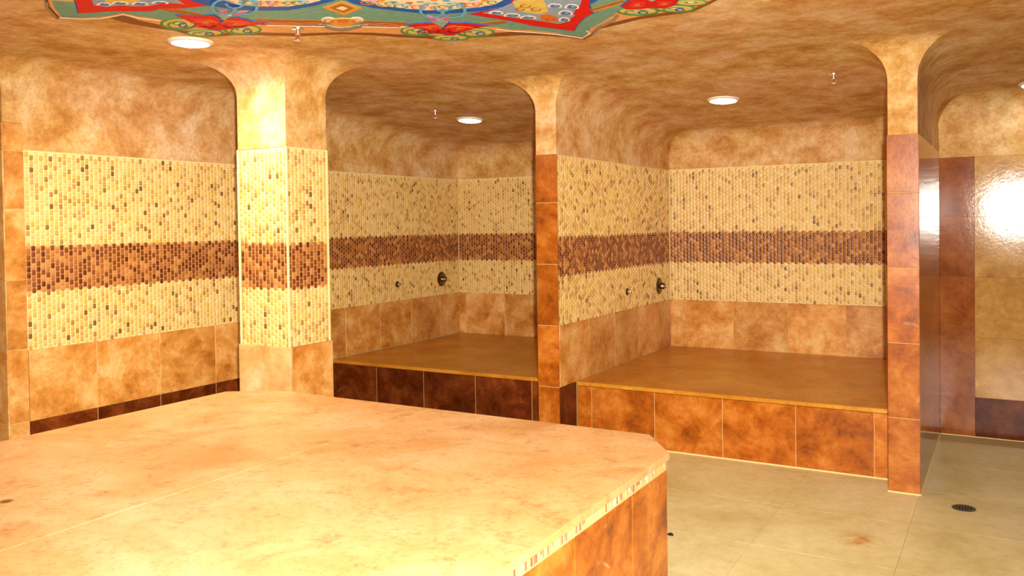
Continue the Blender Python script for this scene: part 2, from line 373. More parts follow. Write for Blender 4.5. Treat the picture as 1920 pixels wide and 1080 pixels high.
STROKES=[
('sky',0.014,[(-2.138,3.096),(-2.168,3.133),(-2.201,3.162),(-2.231,3.178),(-2.255,3.178),(-2.268,3.163),(-2.268,3.134),(-2.256,3.096),(-2.234,3.056),(-2.205,3.018),(-2.174,2.987),(-2.144,2.969),(-2.119,2.963),(-2.103,2.972),(-2.097,2.994)]),
('sky',0.014,[(-2.063,3.016),(-2.04,3.013),(-2.025,3.025),(-2.021,3.049),(-2.028,3.083),(-2.045,3.123),(-2.071,3.163),(-2.102,3.199),(-2.134,3.223),(-2.161,3.233),(-2.181,3.227),(-2.189,3.206),(-2.185,3.172),(-2.17,3.132),(-2.146,3.091)]),
('sky',0.012,[(-2.07,3.055),(-2.082,3.07),(-2.095,3.085),(-2.108,3.096),(-2.121,3.105),(-2.134,3.11),(-2.144,3.112),(-2.152,3.109),(-2.158,3.102),(-2.161,3.092),(-2.16,3.08),(-2.157,3.064),(-2.15,3.048),(-2.142,3.031),(-2.131,3.014)]),
('sky',0.014,[(-2.845,2.566),(-2.883,2.595),(-2.923,2.617),(-2.958,2.629),(-2.983,2.628),(-2.994,2.613),(-2.99,2.589),(-2.971,2.558),(-2.941,2.524),(-2.905,2.494),(-2.866,2.47),(-2.831,2.456),(-2.804,2.453),(-2.788,2.462),(-2.785,2.481)]),
('sky',0.014,[(-2.752,2.502),(-2.727,2.502),(-2.714,2.513),(-2.713,2.534),(-2.726,2.562),(-2.751,2.595),(-2.785,2.628),(-2.823,2.655),(-2.861,2.674),(-2.892,2.681),(-2.912,2.674),(-2.917,2.655),(-2.908,2.627),(-2.885,2.594),(-2.853,2.561)]),
('sky',0.012,[(-2.766,2.535),(-2.781,2.548),(-2.797,2.559),(-2.814,2.568),(-2.829,2.574),(-2.843,2.578),(-2.854,2.578),(-2.862,2.575),(-2.867,2.569),(-2.869,2.561),(-2.866,2.55),(-2.86,2.537),(-2.851,2.524),(-2.839,2.51),(-2.825,2.496)]),
('orange',0.007,[(-2.45,3.302),(-2.441,3.298),(-2.43,3.296),(-2.42,3.295),(-2.409,3.295),(-2.398,3.298),(-2.387,3.302),(-2.377,3.308),(-2.368,3.315),(-2.36,3.323),(-2.354,3.332),(-2.35,3.341),(-2.347,3.351),(-2.346,3.361),(-2.347,3.371)]),
('maroon',0.008,[(-2.389,3.41),(-2.397,3.414),(-2.405,3.416),(-2.414,3.417),(-2.423,3.417),(-2.432,3.415),(-2.441,3.411),(-2.449,3.407),(-2.456,3.401),(-2.463,3.394),(-2.468,3.387),(-2.471,3.379),(-2.473,3.371),(-2.474,3.362),(-2.473,3.355)]),
('orange',0.007,[(-2.327,3.384),(-2.318,3.38),(-2.307,3.378),(-2.296,3.377),(-2.285,3.378),(-2.273,3.381),(-2.262,3.385),(-2.251,3.392),(-2.242,3.399),(-2.233,3.408),(-2.226,3.417),(-2.22,3.427),(-2.217,3.438),(-2.215,3.448),(-2.215,3.459)]),
('maroon',0.008,[(-2.257,3.499),(-2.265,3.502),(-2.273,3.504),(-2.282,3.505),(-2.292,3.504),(-2.301,3.502),(-2.31,3.498),(-2.319,3.493),(-2.327,3.487),(-2.334,3.48),(-2.34,3.472),(-2.344,3.464),(-2.347,3.455),(-2.348,3.446),(-2.348,3.438)]),
('orange',0.007,[(-2.396,3.329),(-2.387,3.321),(-2.378,3.314),(-2.369,3.309),(-2.36,3.305),(-2.352,3.304),(-2.345,3.305),(-2.34,3.307),(-2.335,3.311),(-2.332,3.317),(-2.331,3.325),(-2.331,3.334),(-2.333,3.344),(-2.336,3.355),(-2.341,3.366)]),
('maroon',0.008,[(-2.387,3.42),(-2.394,3.427),(-2.402,3.433),(-2.409,3.437),(-2.417,3.44),(-2.423,3.441),(-2.429,3.441),(-2.434,3.439),(-2.437,3.435),(-2.44,3.43),(-2.441,3.424),(-2.44,3.416),(-2.439,3.408),(-2.436,3.399),(-2.432,3.39)]),
('orange',0.007,[(-2.32,3.38),(-2.311,3.371),(-2.302,3.364),(-2.293,3.359),(-2.285,3.356),(-2.277,3.354),(-2.27,3.355),(-2.264,3.357),(-2.26,3.361),(-2.257,3.367),(-2.255,3.375),(-2.255,3.384),(-2.257,3.394),(-2.26,3.405),(-2.265,3.417)]),
('maroon',0.008,[(-2.309,3.471),(-2.317,3.479),(-2.324,3.485),(-2.332,3.489),(-2.339,3.492),(-2.345,3.493),(-2.351,3.493),(-2.356,3.491),(-2.359,3.488),(-2.362,3.482),(-2.363,3.476),(-2.363,3.468),(-2.361,3.46),(-2.358,3.451),(-2.355,3.441)]),
('orange',0.007,[(-3.236,2.652),(-3.226,2.649),(-3.215,2.648),(-3.203,2.648),(-3.192,2.649),(-3.181,2.652),(-3.17,2.657),(-3.161,2.662),(-3.152,2.668),(-3.145,2.676),(-3.14,2.684),(-3.137,2.692),(-3.135,2.7),(-3.136,2.709),(-3.139,2.717)]),
('maroon',0.008,[(-3.19,2.746),(-3.198,2.748),(-3.207,2.75),(-3.217,2.75),(-3.226,2.748),(-3.235,2.746),(-3.244,2.743),(-3.252,2.738),(-3.259,2.733),(-3.264,2.727),(-3.268,2.72),(-3.271,2.713),(-3.272,2.707),(-3.271,2.7),(-3.269,2.693)]),
('orange',0.007,[(-3.12,2.729),(-3.11,2.726),(-3.098,2.725),(-3.086,2.725),(-3.075,2.727),(-3.063,2.731),(-3.052,2.735),(-3.041,2.741),(-3.032,2.748),(-3.025,2.756),(-3.019,2.764),(-3.015,2.773),(-3.013,2.782),(-3.012,2.791),(-3.014,2.799)]),
('maroon',0.008,[(-3.065,2.829),(-3.074,2.831),(-3.083,2.833),(-3.092,2.832),(-3.102,2.831),(-3.112,2.828),(-3.121,2.825),(-3.129,2.82),(-3.137,2.814),(-3.143,2.808),(-3.148,2.801),(-3.151,2.793),(-3.153,2.786),(-3.153,2.779),(-3.151,2.772)]),
('orange',0.007,[(-3.184,2.678),(-3.173,2.672),(-3.162,2.667),(-3.152,2.664),(-3.142,2.661),(-3.134,2.661),(-3.127,2.662),(-3.121,2.664),(-3.117,2.668),(-3.115,2.673),(-3.115,2.68),(-3.116,2.687),(-3.12,2.695),(-3.125,2.704),(-3.132,2.713)]),
('maroon',0.008,[(-3.189,2.754),(-3.198,2.759),(-3.207,2.763),(-3.215,2.766),(-3.223,2.768),(-3.23,2.769),(-3.236,2.768),(-3.241,2.766),(-3.244,2.763),(-3.246,2.758),(-3.246,2.753),(-3.245,2.747),(-3.242,2.74),(-3.237,2.733),(-3.231,2.725)]),
('orange',0.007,[(-3.112,2.726),(-3.101,2.72),(-3.091,2.715),(-3.08,2.711),(-3.071,2.709),(-3.063,2.708),(-3.055,2.709),(-3.05,2.712),(-3.046,2.715),(-3.044,2.721),(-3.043,2.727),(-3.045,2.735),(-3.048,2.743),(-3.053,2.752),(-3.06,2.761)]),
('maroon',0.008,[(-3.115,2.802),(-3.124,2.808),(-3.133,2.812),(-3.142,2.815),(-3.15,2.817),(-3.157,2.818),(-3.163,2.817),(-3.167,2.815),(-3.171,2.812),(-3.172,2.807),(-3.173,2.802),(-3.171,2.796),(-3.168,2.789),(-3.164,2.781),(-3.158,2.774)]),
('green',0.008,[(-2.466,3.419),(-2.485,3.426),(-2.504,3.427),(-2.521,3.421),(-2.534,3.409),(-2.541,3.392),(-2.542,3.373),(-2.536,3.354),(-2.525,3.336),(-2.509,3.323),(-2.491,3.314),(-2.472,3.312),(-2.455,3.316),(-2.441,3.325),(-2.432,3.34)]),
('darkblue',0.007,[(-2.453,3.39),(-2.463,3.402),(-2.474,3.409),(-2.484,3.412),(-2.491,3.41),(-2.495,3.402),(-2.494,3.391),(-2.488,3.378),(-2.479,3.366),(-2.469,3.356),(-2.458,3.35),(-2.449,3.349),(-2.443,3.353),(-2.441,3.362),(-2.444,3.374)]),
('green',0.008,[(-2.241,3.609),(-2.259,3.615),(-2.279,3.614),(-2.297,3.607),(-2.311,3.594),(-2.321,3.577),(-2.324,3.557),(-2.321,3.538),(-2.312,3.521),(-2.298,3.508),(-2.28,3.5),(-2.262,3.499),(-2.243,3.504),(-2.228,3.515),(-2.216,3.53)]),
('darkblue',0.007,[(-2.231,3.58),(-2.24,3.591),(-2.25,3.598),(-2.26,3.601),(-2.268,3.598),(-2.272,3.59),(-2.272,3.579),(-2.269,3.566),(-2.261,3.553),(-2.252,3.544),(-2.242,3.539),(-2.232,3.538),(-2.226,3.543),(-2.223,3.552),(-2.224,3.564)]),
('green',0.008,[(-2.408,3.627),(-2.423,3.629),(-2.439,3.625),(-2.455,3.618),(-2.469,3.606),(-2.48,3.593),(-2.485,3.578),(-2.485,3.565),(-2.479,3.554),(-2.469,3.546),(-2.455,3.544),(-2.439,3.545),(-2.423,3.552),(-2.408,3.562),(-2.396,3.575)]),
('darkblue',0.007,[(-2.403,3.608),(-2.409,3.615),(-2.417,3.618),(-2.425,3.619),(-2.432,3.615),(-2.437,3.609),(-2.438,3.601),(-2.437,3.592),(-2.432,3.585),(-2.425,3.579),(-2.417,3.577),(-2.409,3.578),(-2.403,3.583),(-2.399,3.589),(-2.399,3.598)]),
('green',0.008,[(-3.304,2.691),(-3.326,2.696),(-3.347,2.696),(-3.364,2.689),(-3.375,2.679),(-3.379,2.664),(-3.375,2.648),(-3.365,2.632),(-3.349,2.617),(-3.329,2.607),(-3.307,2.6),(-3.286,2.599),(-3.268,2.603),(-3.255,2.612),(-3.249,2.625)]),
('darkblue',0.007,[(-3.283,2.667),(-3.296,2.676),(-3.31,2.682),(-3.321,2.684),(-3.329,2.682),(-3.331,2.675),(-3.327,2.666),(-3.318,2.655),(-3.306,2.645),(-3.292,2.637),(-3.279,2.632),(-3.269,2.632),(-3.264,2.636),(-3.264,2.644),(-3.269,2.654)]),
('green',0.008,[(-3.145,2.938),(-3.167,2.943),(-3.188,2.941),(-3.207,2.934),(-3.22,2.922),(-3.227,2.906),(-3.226,2.889),(-3.218,2.872),(-3.203,2.857),(-3.184,2.846),(-3.163,2.84),(-3.142,2.839),(-3.122,2.845),(-3.108,2.855),(-3.099,2.869)]),
('darkblue',0.007,[(-3.127,2.913),(-3.139,2.923),(-3.152,2.929),(-3.164,2.93),(-3.172,2.927),(-3.175,2.92),(-3.173,2.91),(-3.166,2.899),(-3.154,2.888),(-3.142,2.88),(-3.129,2.876),(-3.119,2.876),(-3.112,2.88),(-3.111,2.888),(-3.115,2.899)]),
('green',0.008,[(-3.341,2.879),(-3.36,2.881),(-3.38,2.877),(-3.398,2.869),(-3.412,2.857),(-3.42,2.843),(-3.422,2.828),(-3.417,2.815),(-3.406,2.804),(-3.39,2.796),(-3.372,2.794),(-3.352,2.796),(-3.334,2.802),(-3.319,2.813),(-3.308,2.826)]),
('darkblue',0.007,[(-3.328,2.86),(-3.338,2.867),(-3.349,2.87),(-3.359,2.87),(-3.367,2.867),(-3.371,2.861),(-3.37,2.852),(-3.365,2.844),(-3.357,2.836),(-3.346,2.83),(-3.335,2.828),(-3.326,2.829),(-3.319,2.834),(-3.317,2.841),(-3.319,2.849)]),
('green',0.008,[(-1.402,3.653),(-1.416,3.656),(-1.433,3.654),(-1.45,3.647),(-1.466,3.634),(-1.478,3.618),(-1.485,3.601),(-1.486,3.584),(-1.482,3.57),(-1.473,3.559),(-1.46,3.554),(-1.444,3.554),(-1.427,3.56),(-1.411,3.571),(-1.398,3.586)]),
('darkblue',0.007,[(-1.399,3.628),(-1.404,3.637),(-1.412,3.643),(-1.42,3.644),(-1.427,3.641),(-1.433,3.634),(-1.435,3.624),(-1.435,3.613),(-1.431,3.603),(-1.425,3.595),(-1.418,3.591),(-1.41,3.591),(-1.403,3.596),(-1.398,3.604),(-1.397,3.615)]),
('green',0.008,[(-1.246,3.695),(-1.259,3.699),(-1.274,3.697),(-1.289,3.69),(-1.303,3.678),(-1.315,3.664),(-1.322,3.648),(-1.324,3.633),(-1.321,3.62),(-1.313,3.611),(-1.301,3.607),(-1.287,3.607),(-1.272,3.612),(-1.258,3.622),(-1.245,3.635)]),
('darkblue',0.007,[(-1.245,3.674),(-1.249,3.682),(-1.255,3.687),(-1.262,3.688),(-1.269,3.685),(-1.274,3.678),(-1.277,3.669),(-1.277,3.659),(-1.275,3.65),(-1.269,3.644),(-1.263,3.64),(-1.256,3.641),(-1.25,3.645),(-1.245,3.652),(-1.243,3.662)]),
('white',0.009,[(-1.999,3.261),(-1.997,3.252),(-1.993,3.244),(-1.987,3.238),(-1.979,3.235),(-1.97,3.234),(-1.962,3.235),(-1.954,3.24),(-1.948,3.246),(-1.944,3.254),(-1.943,3.263),(-1.944,3.272),(-1.948,3.28),(-1.954,3.286),(-1.962,3.29)]),
('darkblue',0.006,[(-1.948,3.266),(-1.951,3.27),(-1.956,3.273),(-1.961,3.274),(-1.967,3.273),(-1.972,3.271),(-1.976,3.267),(-1.978,3.262),(-1.979,3.256),(-1.978,3.251),(-1.975,3.246),(-1.971,3.242),(-1.967,3.24),(-1.961,3.24),(-1.956,3.241)]),
('white',0.009,[(-1.969,3.342),(-1.967,3.331),(-1.962,3.322),(-1.955,3.314),(-1.945,3.31),(-1.935,3.309),(-1.925,3.311),(-1.916,3.316),(-1.909,3.323),(-1.905,3.333),(-1.903,3.344),(-1.904,3.354),(-1.909,3.364),(-1.916,3.371),(-1.925,3.376)]),
('darkblue',0.006,[(-1.91,3.348),(-1.914,3.353),(-1.92,3.357),(-1.926,3.358),(-1.932,3.357),(-1.938,3.354),(-1.943,3.35),(-1.946,3.344),(-1.947,3.337),(-1.946,3.33),(-1.943,3.324),(-1.938,3.32),(-1.932,3.317),(-1.926,3.317),(-1.92,3.318)]),
('white',0.009,[(-1.927,3.414),(-1.925,3.404),(-1.921,3.396),(-1.915,3.39),(-1.906,3.386),(-1.897,3.386),(-1.887,3.388),(-1.878,3.393),(-1.87,3.401),(-1.865,3.41),(-1.863,3.42),(-1.864,3.43),(-1.867,3.438),(-1.874,3.445),(-1.882,3.449)]),
('darkblue',0.006,[(-1.869,3.423),(-1.872,3.427),(-1.877,3.43),(-1.883,3.431),(-1.889,3.429),(-1.895,3.426),(-1.9,3.422),(-1.903,3.416),(-1.905,3.41),(-1.904,3.404),(-1.902,3.399),(-1.898,3.395),(-1.892,3.393),(-1.886,3.392),(-1.88,3.394)]),
('white',0.009,[(-1.748,3.449),(-1.745,3.435),(-1.738,3.422),(-1.73,3.41),(-1.72,3.402),(-1.71,3.397),(-1.701,3.397),(-1.693,3.401),(-1.688,3.409),(-1.685,3.42),(-1.685,3.433),(-1.688,3.447),(-1.694,3.461),(-1.702,3.473),(-1.712,3.482)]),
('darkblue',0.006,[(-1.694,3.445),(-1.699,3.453),(-1.705,3.459),(-1.711,3.462),(-1.717,3.463),(-1.722,3.461),(-1.726,3.456),(-1.727,3.449),(-1.727,3.441),(-1.725,3.432),(-1.721,3.424),(-1.716,3.417),(-1.71,3.411),(-1.704,3.409),(-1.698,3.409)]),
('white',0.009,[(-1.8,3.553),(-1.796,3.541),(-1.791,3.529),(-1.784,3.52),(-1.776,3.512),(-1.768,3.508),(-1.76,3.507),(-1.754,3.51),(-1.75,3.517),(-1.748,3.526),(-1.749,3.537),(-1.752,3.549),(-1.757,3.56),(-1.764,3.571),(-1.772,3.578)]),
('darkblue',0.006,[(-1.754,3.546),(-1.758,3.553),(-1.763,3.558),(-1.768,3.561),(-1.773,3.562),(-1.777,3.56),(-1.78,3.557),(-1.781,3.551),(-1.781,3.544),(-1.779,3.537),(-1.775,3.529),(-1.771,3.523),(-1.766,3.519),(-1.761,3.516),(-1.757,3.516)]),
('white',0.009,[(-1.673,3.364),(-1.67,3.35),(-1.664,3.338),(-1.656,3.327),(-1.647,3.319),(-1.638,3.315),(-1.629,3.314),(-1.621,3.318),(-1.616,3.326),(-1.613,3.336),(-1.613,3.349),(-1.615,3.362),(-1.621,3.375),(-1.629,3.387),(-1.638,3.395)]),
('darkblue',0.006,[(-1.621,3.361),(-1.625,3.368),(-1.631,3.374),(-1.637,3.377),(-1.643,3.377),(-1.648,3.375),(-1.651,3.371),(-1.653,3.364),(-1.653,3.356),(-1.651,3.348),(-1.648,3.34),(-1.643,3.333),(-1.637,3.328),(-1.631,3.326),(-1.626,3.326)]),
('white',0.009,[(-1.725,3.303),(-1.723,3.292),(-1.718,3.282),(-1.712,3.273),(-1.703,3.268),(-1.695,3.265),(-1.686,3.266),(-1.679,3.27),(-1.673,3.277),(-1.669,3.286),(-1.669,3.296),(-1.67,3.307),(-1.675,3.318),(-1.682,3.326),(-1.69,3.332)]),
('darkblue',0.006,[(-1.675,3.304),(-1.679,3.309),(-1.684,3.313),(-1.689,3.316),(-1.695,3.315),(-1.699,3.313),(-1.703,3.309),(-1.705,3.303),(-1.706,3.297),(-1.705,3.29),(-1.702,3.284),(-1.698,3.278),(-1.692,3.275),(-1.687,3.274),(-1.682,3.274)]),
('bandgold',0.007,[(-1.786,3.242),(-1.791,3.249),(-1.798,3.254),(-1.806,3.256),(-1.813,3.255),(-1.819,3.251),(-1.823,3.245),(-1.825,3.236),(-1.824,3.227),(-1.82,3.219),(-1.815,3.211),(-1.808,3.206),(-1.8,3.204),(-1.793,3.205),(-1.787,3.209)]),
('bandgold',0.007,[(-1.773,3.315),(-1.779,3.322),(-1.786,3.328),(-1.793,3.33),(-1.801,3.329),(-1.807,3.325),(-1.811,3.318),(-1.813,3.31),(-1.812,3.301),(-1.808,3.292),(-1.803,3.284),(-1.796,3.279),(-1.788,3.277),(-1.781,3.278),(-1.775,3.282)]),
('bandgold',0.007,[(-1.836,3.274),(-1.84,3.28),(-1.846,3.284),(-1.852,3.286),(-1.858,3.286),(-1.863,3.283),(-1.866,3.277),(-1.867,3.27),(-1.866,3.263),(-1.863,3.255),(-1.858,3.249),(-1.852,3.245),(-1.846,3.243),(-1.841,3.243),(-1.836,3.247)]),
('bandgold',0.007,[(-1.809,3.51),(-1.814,3.519),(-1.821,3.525),(-1.828,3.529),(-1.835,3.529),(-1.84,3.526),(-1.843,3.519),(-1.843,3.511),(-1.841,3.501),(-1.837,3.491),(-1.832,3.483),(-1.825,3.476),(-1.818,3.473),(-1.812,3.473),(-1.807,3.476)]),
('white',0.009,[(-3.295,2.233),(-3.29,2.227),(-3.284,2.222),(-3.275,2.219),(-3.265,2.217),(-3.256,2.217),(-3.247,2.22),(-3.24,2.224),(-3.235,2.229),(-3.233,2.236),(-3.234,2.242),(-3.238,2.248),(-3.244,2.254),(-3.253,2.257),(-3.262,2.259)]),
('darkblue',0.006,[(-3.24,2.244),(-3.245,2.246),(-3.251,2.248),(-3.257,2.248),(-3.263,2.247),(-3.267,2.244),(-3.27,2.241),(-3.272,2.237),(-3.271,2.233),(-3.269,2.229),(-3.265,2.226),(-3.259,2.224),(-3.253,2.223),(-3.247,2.223),(-3.242,2.225)]),
('white',0.009,[(-3.228,2.257),(-3.224,2.25),(-3.218,2.245),(-3.209,2.242),(-3.199,2.241),(-3.188,2.242),(-3.178,2.245),(-3.17,2.249),(-3.164,2.256),(-3.161,2.262),(-3.161,2.269),(-3.165,2.276),(-3.171,2.281),(-3.179,2.285),(-3.189,2.286)]),
('darkblue',0.006,[(-3.168,2.271),(-3.173,2.273),(-3.179,2.274),(-3.186,2.274),(-3.192,2.272),(-3.198,2.27),(-3.202,2.266),(-3.204,2.261),(-3.203,2.257),(-3.201,2.253),(-3.197,2.25),(-3.192,2.248),(-3.186,2.247),(-3.179,2.248),(-3.173,2.25)]),
('white',0.009,[(-3.168,2.306),(-3.164,2.3),(-3.158,2.295),(-3.149,2.291),(-3.139,2.29),(-3.129,2.291),(-3.119,2.294),(-3.111,2.298),(-3.105,2.305),(-3.102,2.312),(-3.102,2.319),(-3.105,2.325),(-3.111,2.331),(-3.119,2.335),(-3.129,2.336)]),
('darkblue',0.006,[(-3.108,2.32),(-3.113,2.323),(-3.119,2.324),(-3.126,2.324),(-3.132,2.322),(-3.138,2.319),(-3.142,2.315),(-3.144,2.311),(-3.144,2.306),(-3.142,2.302),(-3.138,2.299),(-3.132,2.297),(-3.126,2.296),(-3.119,2.297),(-3.113,2.299)]),
('white',0.009,[(-3.082,2.34),(-3.08,2.334),(-3.075,2.33),(-3.067,2.327),(-3.058,2.326),(-3.049,2.327),(-3.039,2.331),(-3.031,2.336),(-3.025,2.342),(-3.021,2.348),(-3.02,2.355),(-3.022,2.361),(-3.027,2.365),(-3.034,2.368),(-3.043,2.369)]),
('darkblue',0.006,[(-3.025,2.355),(-3.029,2.357),(-3.035,2.357),(-3.041,2.357),(-3.046,2.355),(-3.052,2.352),(-3.056,2.348),(-3.058,2.344),(-3.059,2.34),(-3.058,2.337),(-3.054,2.334),(-3.05,2.332),(-3.044,2.332),(-3.038,2.333),(-3.033,2.335)]),
('green',0.008,[(-2.716,2.567),(-2.726,2.574),(-2.738,2.578),(-2.75,2.578),(-2.76,2.575),(-2.769,2.569),(-2.773,2.561),(-2.773,2.551),(-2.769,2.542),(-2.761,2.534),(-2.751,2.528),(-2.739,2.526),(-2.727,2.526),(-2.718,2.53),(-2.71,2.537)]),
('sky',0.007,[(-2.724,2.566),(-2.729,2.562),(-2.73,2.556),(-2.729,2.55),(-2.726,2.544),(-2.72,2.539),(-2.713,2.536),(-2.705,2.535),(-2.698,2.536),(-2.692,2.539),(-2.689,2.544),(-2.688,2.55),(-2.69,2.556),(-2.694,2.561),(-2.7,2.566)]),
('orange',0.008,[(-2.68,2.622),(-2.69,2.629),(-2.701,2.633),(-2.713,2.633),(-2.724,2.63),(-2.732,2.624),(-2.737,2.616),(-2.737,2.606),(-2.733,2.596),(-2.725,2.588),(-2.715,2.582),(-2.703,2.579),(-2.692,2.58),(-2.682,2.584),(-2.674,2.591)]),
('pink',0.007,[(-2.688,2.621),(-2.692,2.616),(-2.694,2.611),(-2.693,2.604),(-2.689,2.598),(-2.684,2.593),(-2.677,2.59),(-2.669,2.589),(-2.662,2.59),(-2.656,2.593),(-2.653,2.598),(-2.652,2.604),(-2.654,2.61),(-2.658,2.616),(-2.664,2.62)]),
('gold',0.008,[(-2.618,2.652),(-2.627,2.659),(-2.639,2.663),(-2.651,2.664),(-2.662,2.661),(-2.67,2.655),(-2.674,2.646),(-2.675,2.636),(-2.671,2.627),(-2.664,2.618),(-2.653,2.612),(-2.642,2.61),(-2.63,2.61),(-2.62,2.614),(-2.613,2.621)]),
('green',0.007,[(-2.626,2.651),(-2.63,2.647),(-2.632,2.641),(-2.631,2.635),(-2.628,2.629),(-2.622,2.624),(-2.615,2.62),(-2.608,2.619),(-2.601,2.62),(-2.595,2.623),(-2.591,2.628),(-2.59,2.634),(-2.592,2.64),(-2.596,2.646),(-2.602,2.651)]),
('green',0.008,[(-2.55,2.677),(-2.559,2.683),(-2.571,2.688),(-2.582,2.688),(-2.593,2.685),(-2.601,2.679),(-2.606,2.67),(-2.607,2.661),(-2.603,2.651),(-2.596,2.643),(-2.586,2.637),(-2.574,2.634),(-2.563,2.634),(-2.553,2.638),(-2.546,2.645)]),
('sky',0.007,[(-2.558,2.675),(-2.562,2.671),(-2.564,2.665),(-2.564,2.659),(-2.56,2.653),(-2.555,2.648),(-2.548,2.644),(-2.54,2.643),(-2.534,2.644),(-2.528,2.647),(-2.524,2.652),(-2.523,2.658),(-2.525,2.664),(-2.529,2.67),(-2.535,2.675)]),
('orange',0.008,[(-2.309,2.835),(-2.317,2.843),(-2.328,2.847),(-2.339,2.848),(-2.35,2.845),(-2.358,2.839),(-2.363,2.83),(-2.364,2.82),(-2.361,2.81),(-2.355,2.801),(-2.345,2.794),(-2.334,2.791),(-2.323,2.792),(-2.313,2.795),(-2.306,2.802)]),
('pink',0.007,[(-2.316,2.834),(-2.321,2.83),(-2.323,2.824),(-2.323,2.817),(-2.32,2.811),(-2.315,2.805),(-2.308,2.801),(-2.301,2.8),(-2.294,2.801),(-2.289,2.804),(-2.285,2.809),(-2.284,2.815),(-2.285,2.822),(-2.288,2.828),(-2.294,2.833)]),
('gold',0.008,[(-2.269,2.892),(-2.277,2.9),(-2.288,2.905),(-2.299,2.906),(-2.31,2.903),(-2.318,2.897),(-2.323,2.888),(-2.325,2.877),(-2.322,2.867),(-2.315,2.858),(-2.306,2.851),(-2.295,2.848),(-2.284,2.848),(-2.274,2.852),(-2.266,2.859)]),
('green',0.007,[(-2.276,2.891),(-2.281,2.887),(-2.283,2.881),(-2.283,2.874),(-2.28,2.867),(-2.275,2.862),(-2.269,2.858),(-2.262,2.856),(-2.255,2.857),(-2.249,2.86),(-2.245,2.865),(-2.244,2.872),(-2.245,2.878),(-2.248,2.885),(-2.254,2.89)]),
('green',0.008,[(-2.224,2.953),(-2.233,2.961),(-2.243,2.966),(-2.255,2.967),(-2.265,2.964),(-2.274,2.958),(-2.279,2.949),(-2.28,2.938),(-2.278,2.927),(-2.271,2.918),(-2.262,2.911),(-2.251,2.907),(-2.24,2.908),(-2.23,2.912),(-2.222,2.919)]),
('sky',0.007,[(-2.232,2.952),(-2.237,2.947),(-2.239,2.941),(-2.239,2.934),(-2.236,2.927),(-2.231,2.922),(-2.225,2.918),(-2.218,2.916),(-2.211,2.917),(-2.205,2.92),(-2.201,2.925),(-2.2,2.931),(-2.201,2.938),(-2.204,2.945),(-2.209,2.95)]),
('orange',0.008,[(-2.172,3.009),(-2.18,3.017),(-2.191,3.022),(-2.202,3.023),(-2.213,3.02),(-2.221,3.014),(-2.227,3.005),(-2.228,2.994),(-2.226,2.983),(-2.219,2.973),(-2.21,2.966),(-2.199,2.962),(-2.188,2.963),(-2.178,2.967),(-2.171,2.974)]),
('pink',0.007,[(-2.18,3.008),(-2.184,3.003),(-2.187,2.997),(-2.187,2.99),(-2.184,2.983),(-2.179,2.977),(-2.173,2.973),(-2.166,2.971),(-2.159,2.972),(-2.153,2.975),(-2.149,2.98),(-2.148,2.987),(-2.148,2.994),(-2.152,3),(-2.157,3.006)]),
('gold',0.008,[(-2.11,3.06),(-2.118,3.069),(-2.129,3.074),(-2.14,3.075),(-2.151,3.072),(-2.159,3.066),(-2.165,3.056),(-2.166,3.045),(-2.164,3.034),(-2.158,3.024),(-2.149,3.017),(-2.138,3.013),(-2.127,3.013),(-2.117,3.017),(-2.109,3.025)]),
('green',0.007,[(-2.118,3.059),(-2.122,3.055),(-2.125,3.048),(-2.125,3.041),(-2.122,3.034),(-2.118,3.028),(-2.111,3.024),(-2.104,3.022),(-2.098,3.022),(-2.092,3.026),(-2.088,3.031),(-2.086,3.037),(-2.087,3.045),(-2.09,3.052),(-2.095,3.057)]),
('green',0.008,[(-2.038,3.097),(-2.046,3.106),(-2.056,3.111),(-2.067,3.112),(-2.078,3.109),(-2.086,3.103),(-2.092,3.094),(-2.094,3.082),(-2.091,3.071),(-2.085,3.061),(-2.077,3.054),(-2.066,3.05),(-2.055,3.05),(-2.045,3.054),(-2.037,3.061)]),
('sky',0.007,[(-2.045,3.096),(-2.05,3.092),(-2.053,3.085),(-2.053,3.078),(-2.05,3.071),(-2.046,3.065),(-2.04,3.06),(-2.033,3.058),(-2.026,3.059),(-2.02,3.062),(-2.016,3.067),(-2.014,3.074),(-2.015,3.081),(-2.018,3.088),(-2.023,3.094)]),
('orange',0.008,[(-1.961,3.105),(-1.969,3.114),(-1.978,3.119),(-1.989,3.12),(-2,3.117),(-2.008,3.111),(-2.014,3.102),(-2.016,3.091),(-2.014,3.08),(-2.008,3.07),(-2,3.062),(-1.99,3.058),(-1.979,3.058),(-1.969,3.062),(-1.961,3.07)]),
('pink',0.007,[(-1.969,3.104),(-1.973,3.1),(-1.976,3.093),(-1.976,3.086),(-1.974,3.079),(-1.969,3.073),(-1.963,3.069),(-1.957,3.067),(-1.95,3.067),(-1.944,3.07),(-1.94,3.076),(-1.938,3.082),(-1.939,3.09),(-1.942,3.096),(-1.947,3.102)]),
('gold',0.008,[(-1.896,3.117),(-1.903,3.125),(-1.913,3.13),(-1.923,3.132),(-1.934,3.129),(-1.942,3.123),(-1.948,3.113),(-1.95,3.102),(-1.948,3.091),(-1.943,3.081),(-1.935,3.074),(-1.925,3.07),(-1.914,3.07),(-1.904,3.074),(-1.897,3.081)]),
('green',0.007,[(-1.903,3.116),(-1.908,3.111),(-1.91,3.105),(-1.911,3.098),(-1.909,3.091),(-1.904,3.085),(-1.899,3.08),(-1.892,3.078),(-1.886,3.079),(-1.88,3.082),(-1.876,3.087),(-1.874,3.094),(-1.874,3.101),(-1.877,3.108),(-1.882,3.114)]),
('white',0.01,[(-2.983,2.873),(-2.872,2.966),(-2.773,3.038)]),
('white',0.01,[(-2.636,3.136),(-2.517,3.234),(-2.472,3.258)]),
('maroon',0.012,[(-2.989,2.845),(-2.858,2.952),(-2.753,3.024)]),
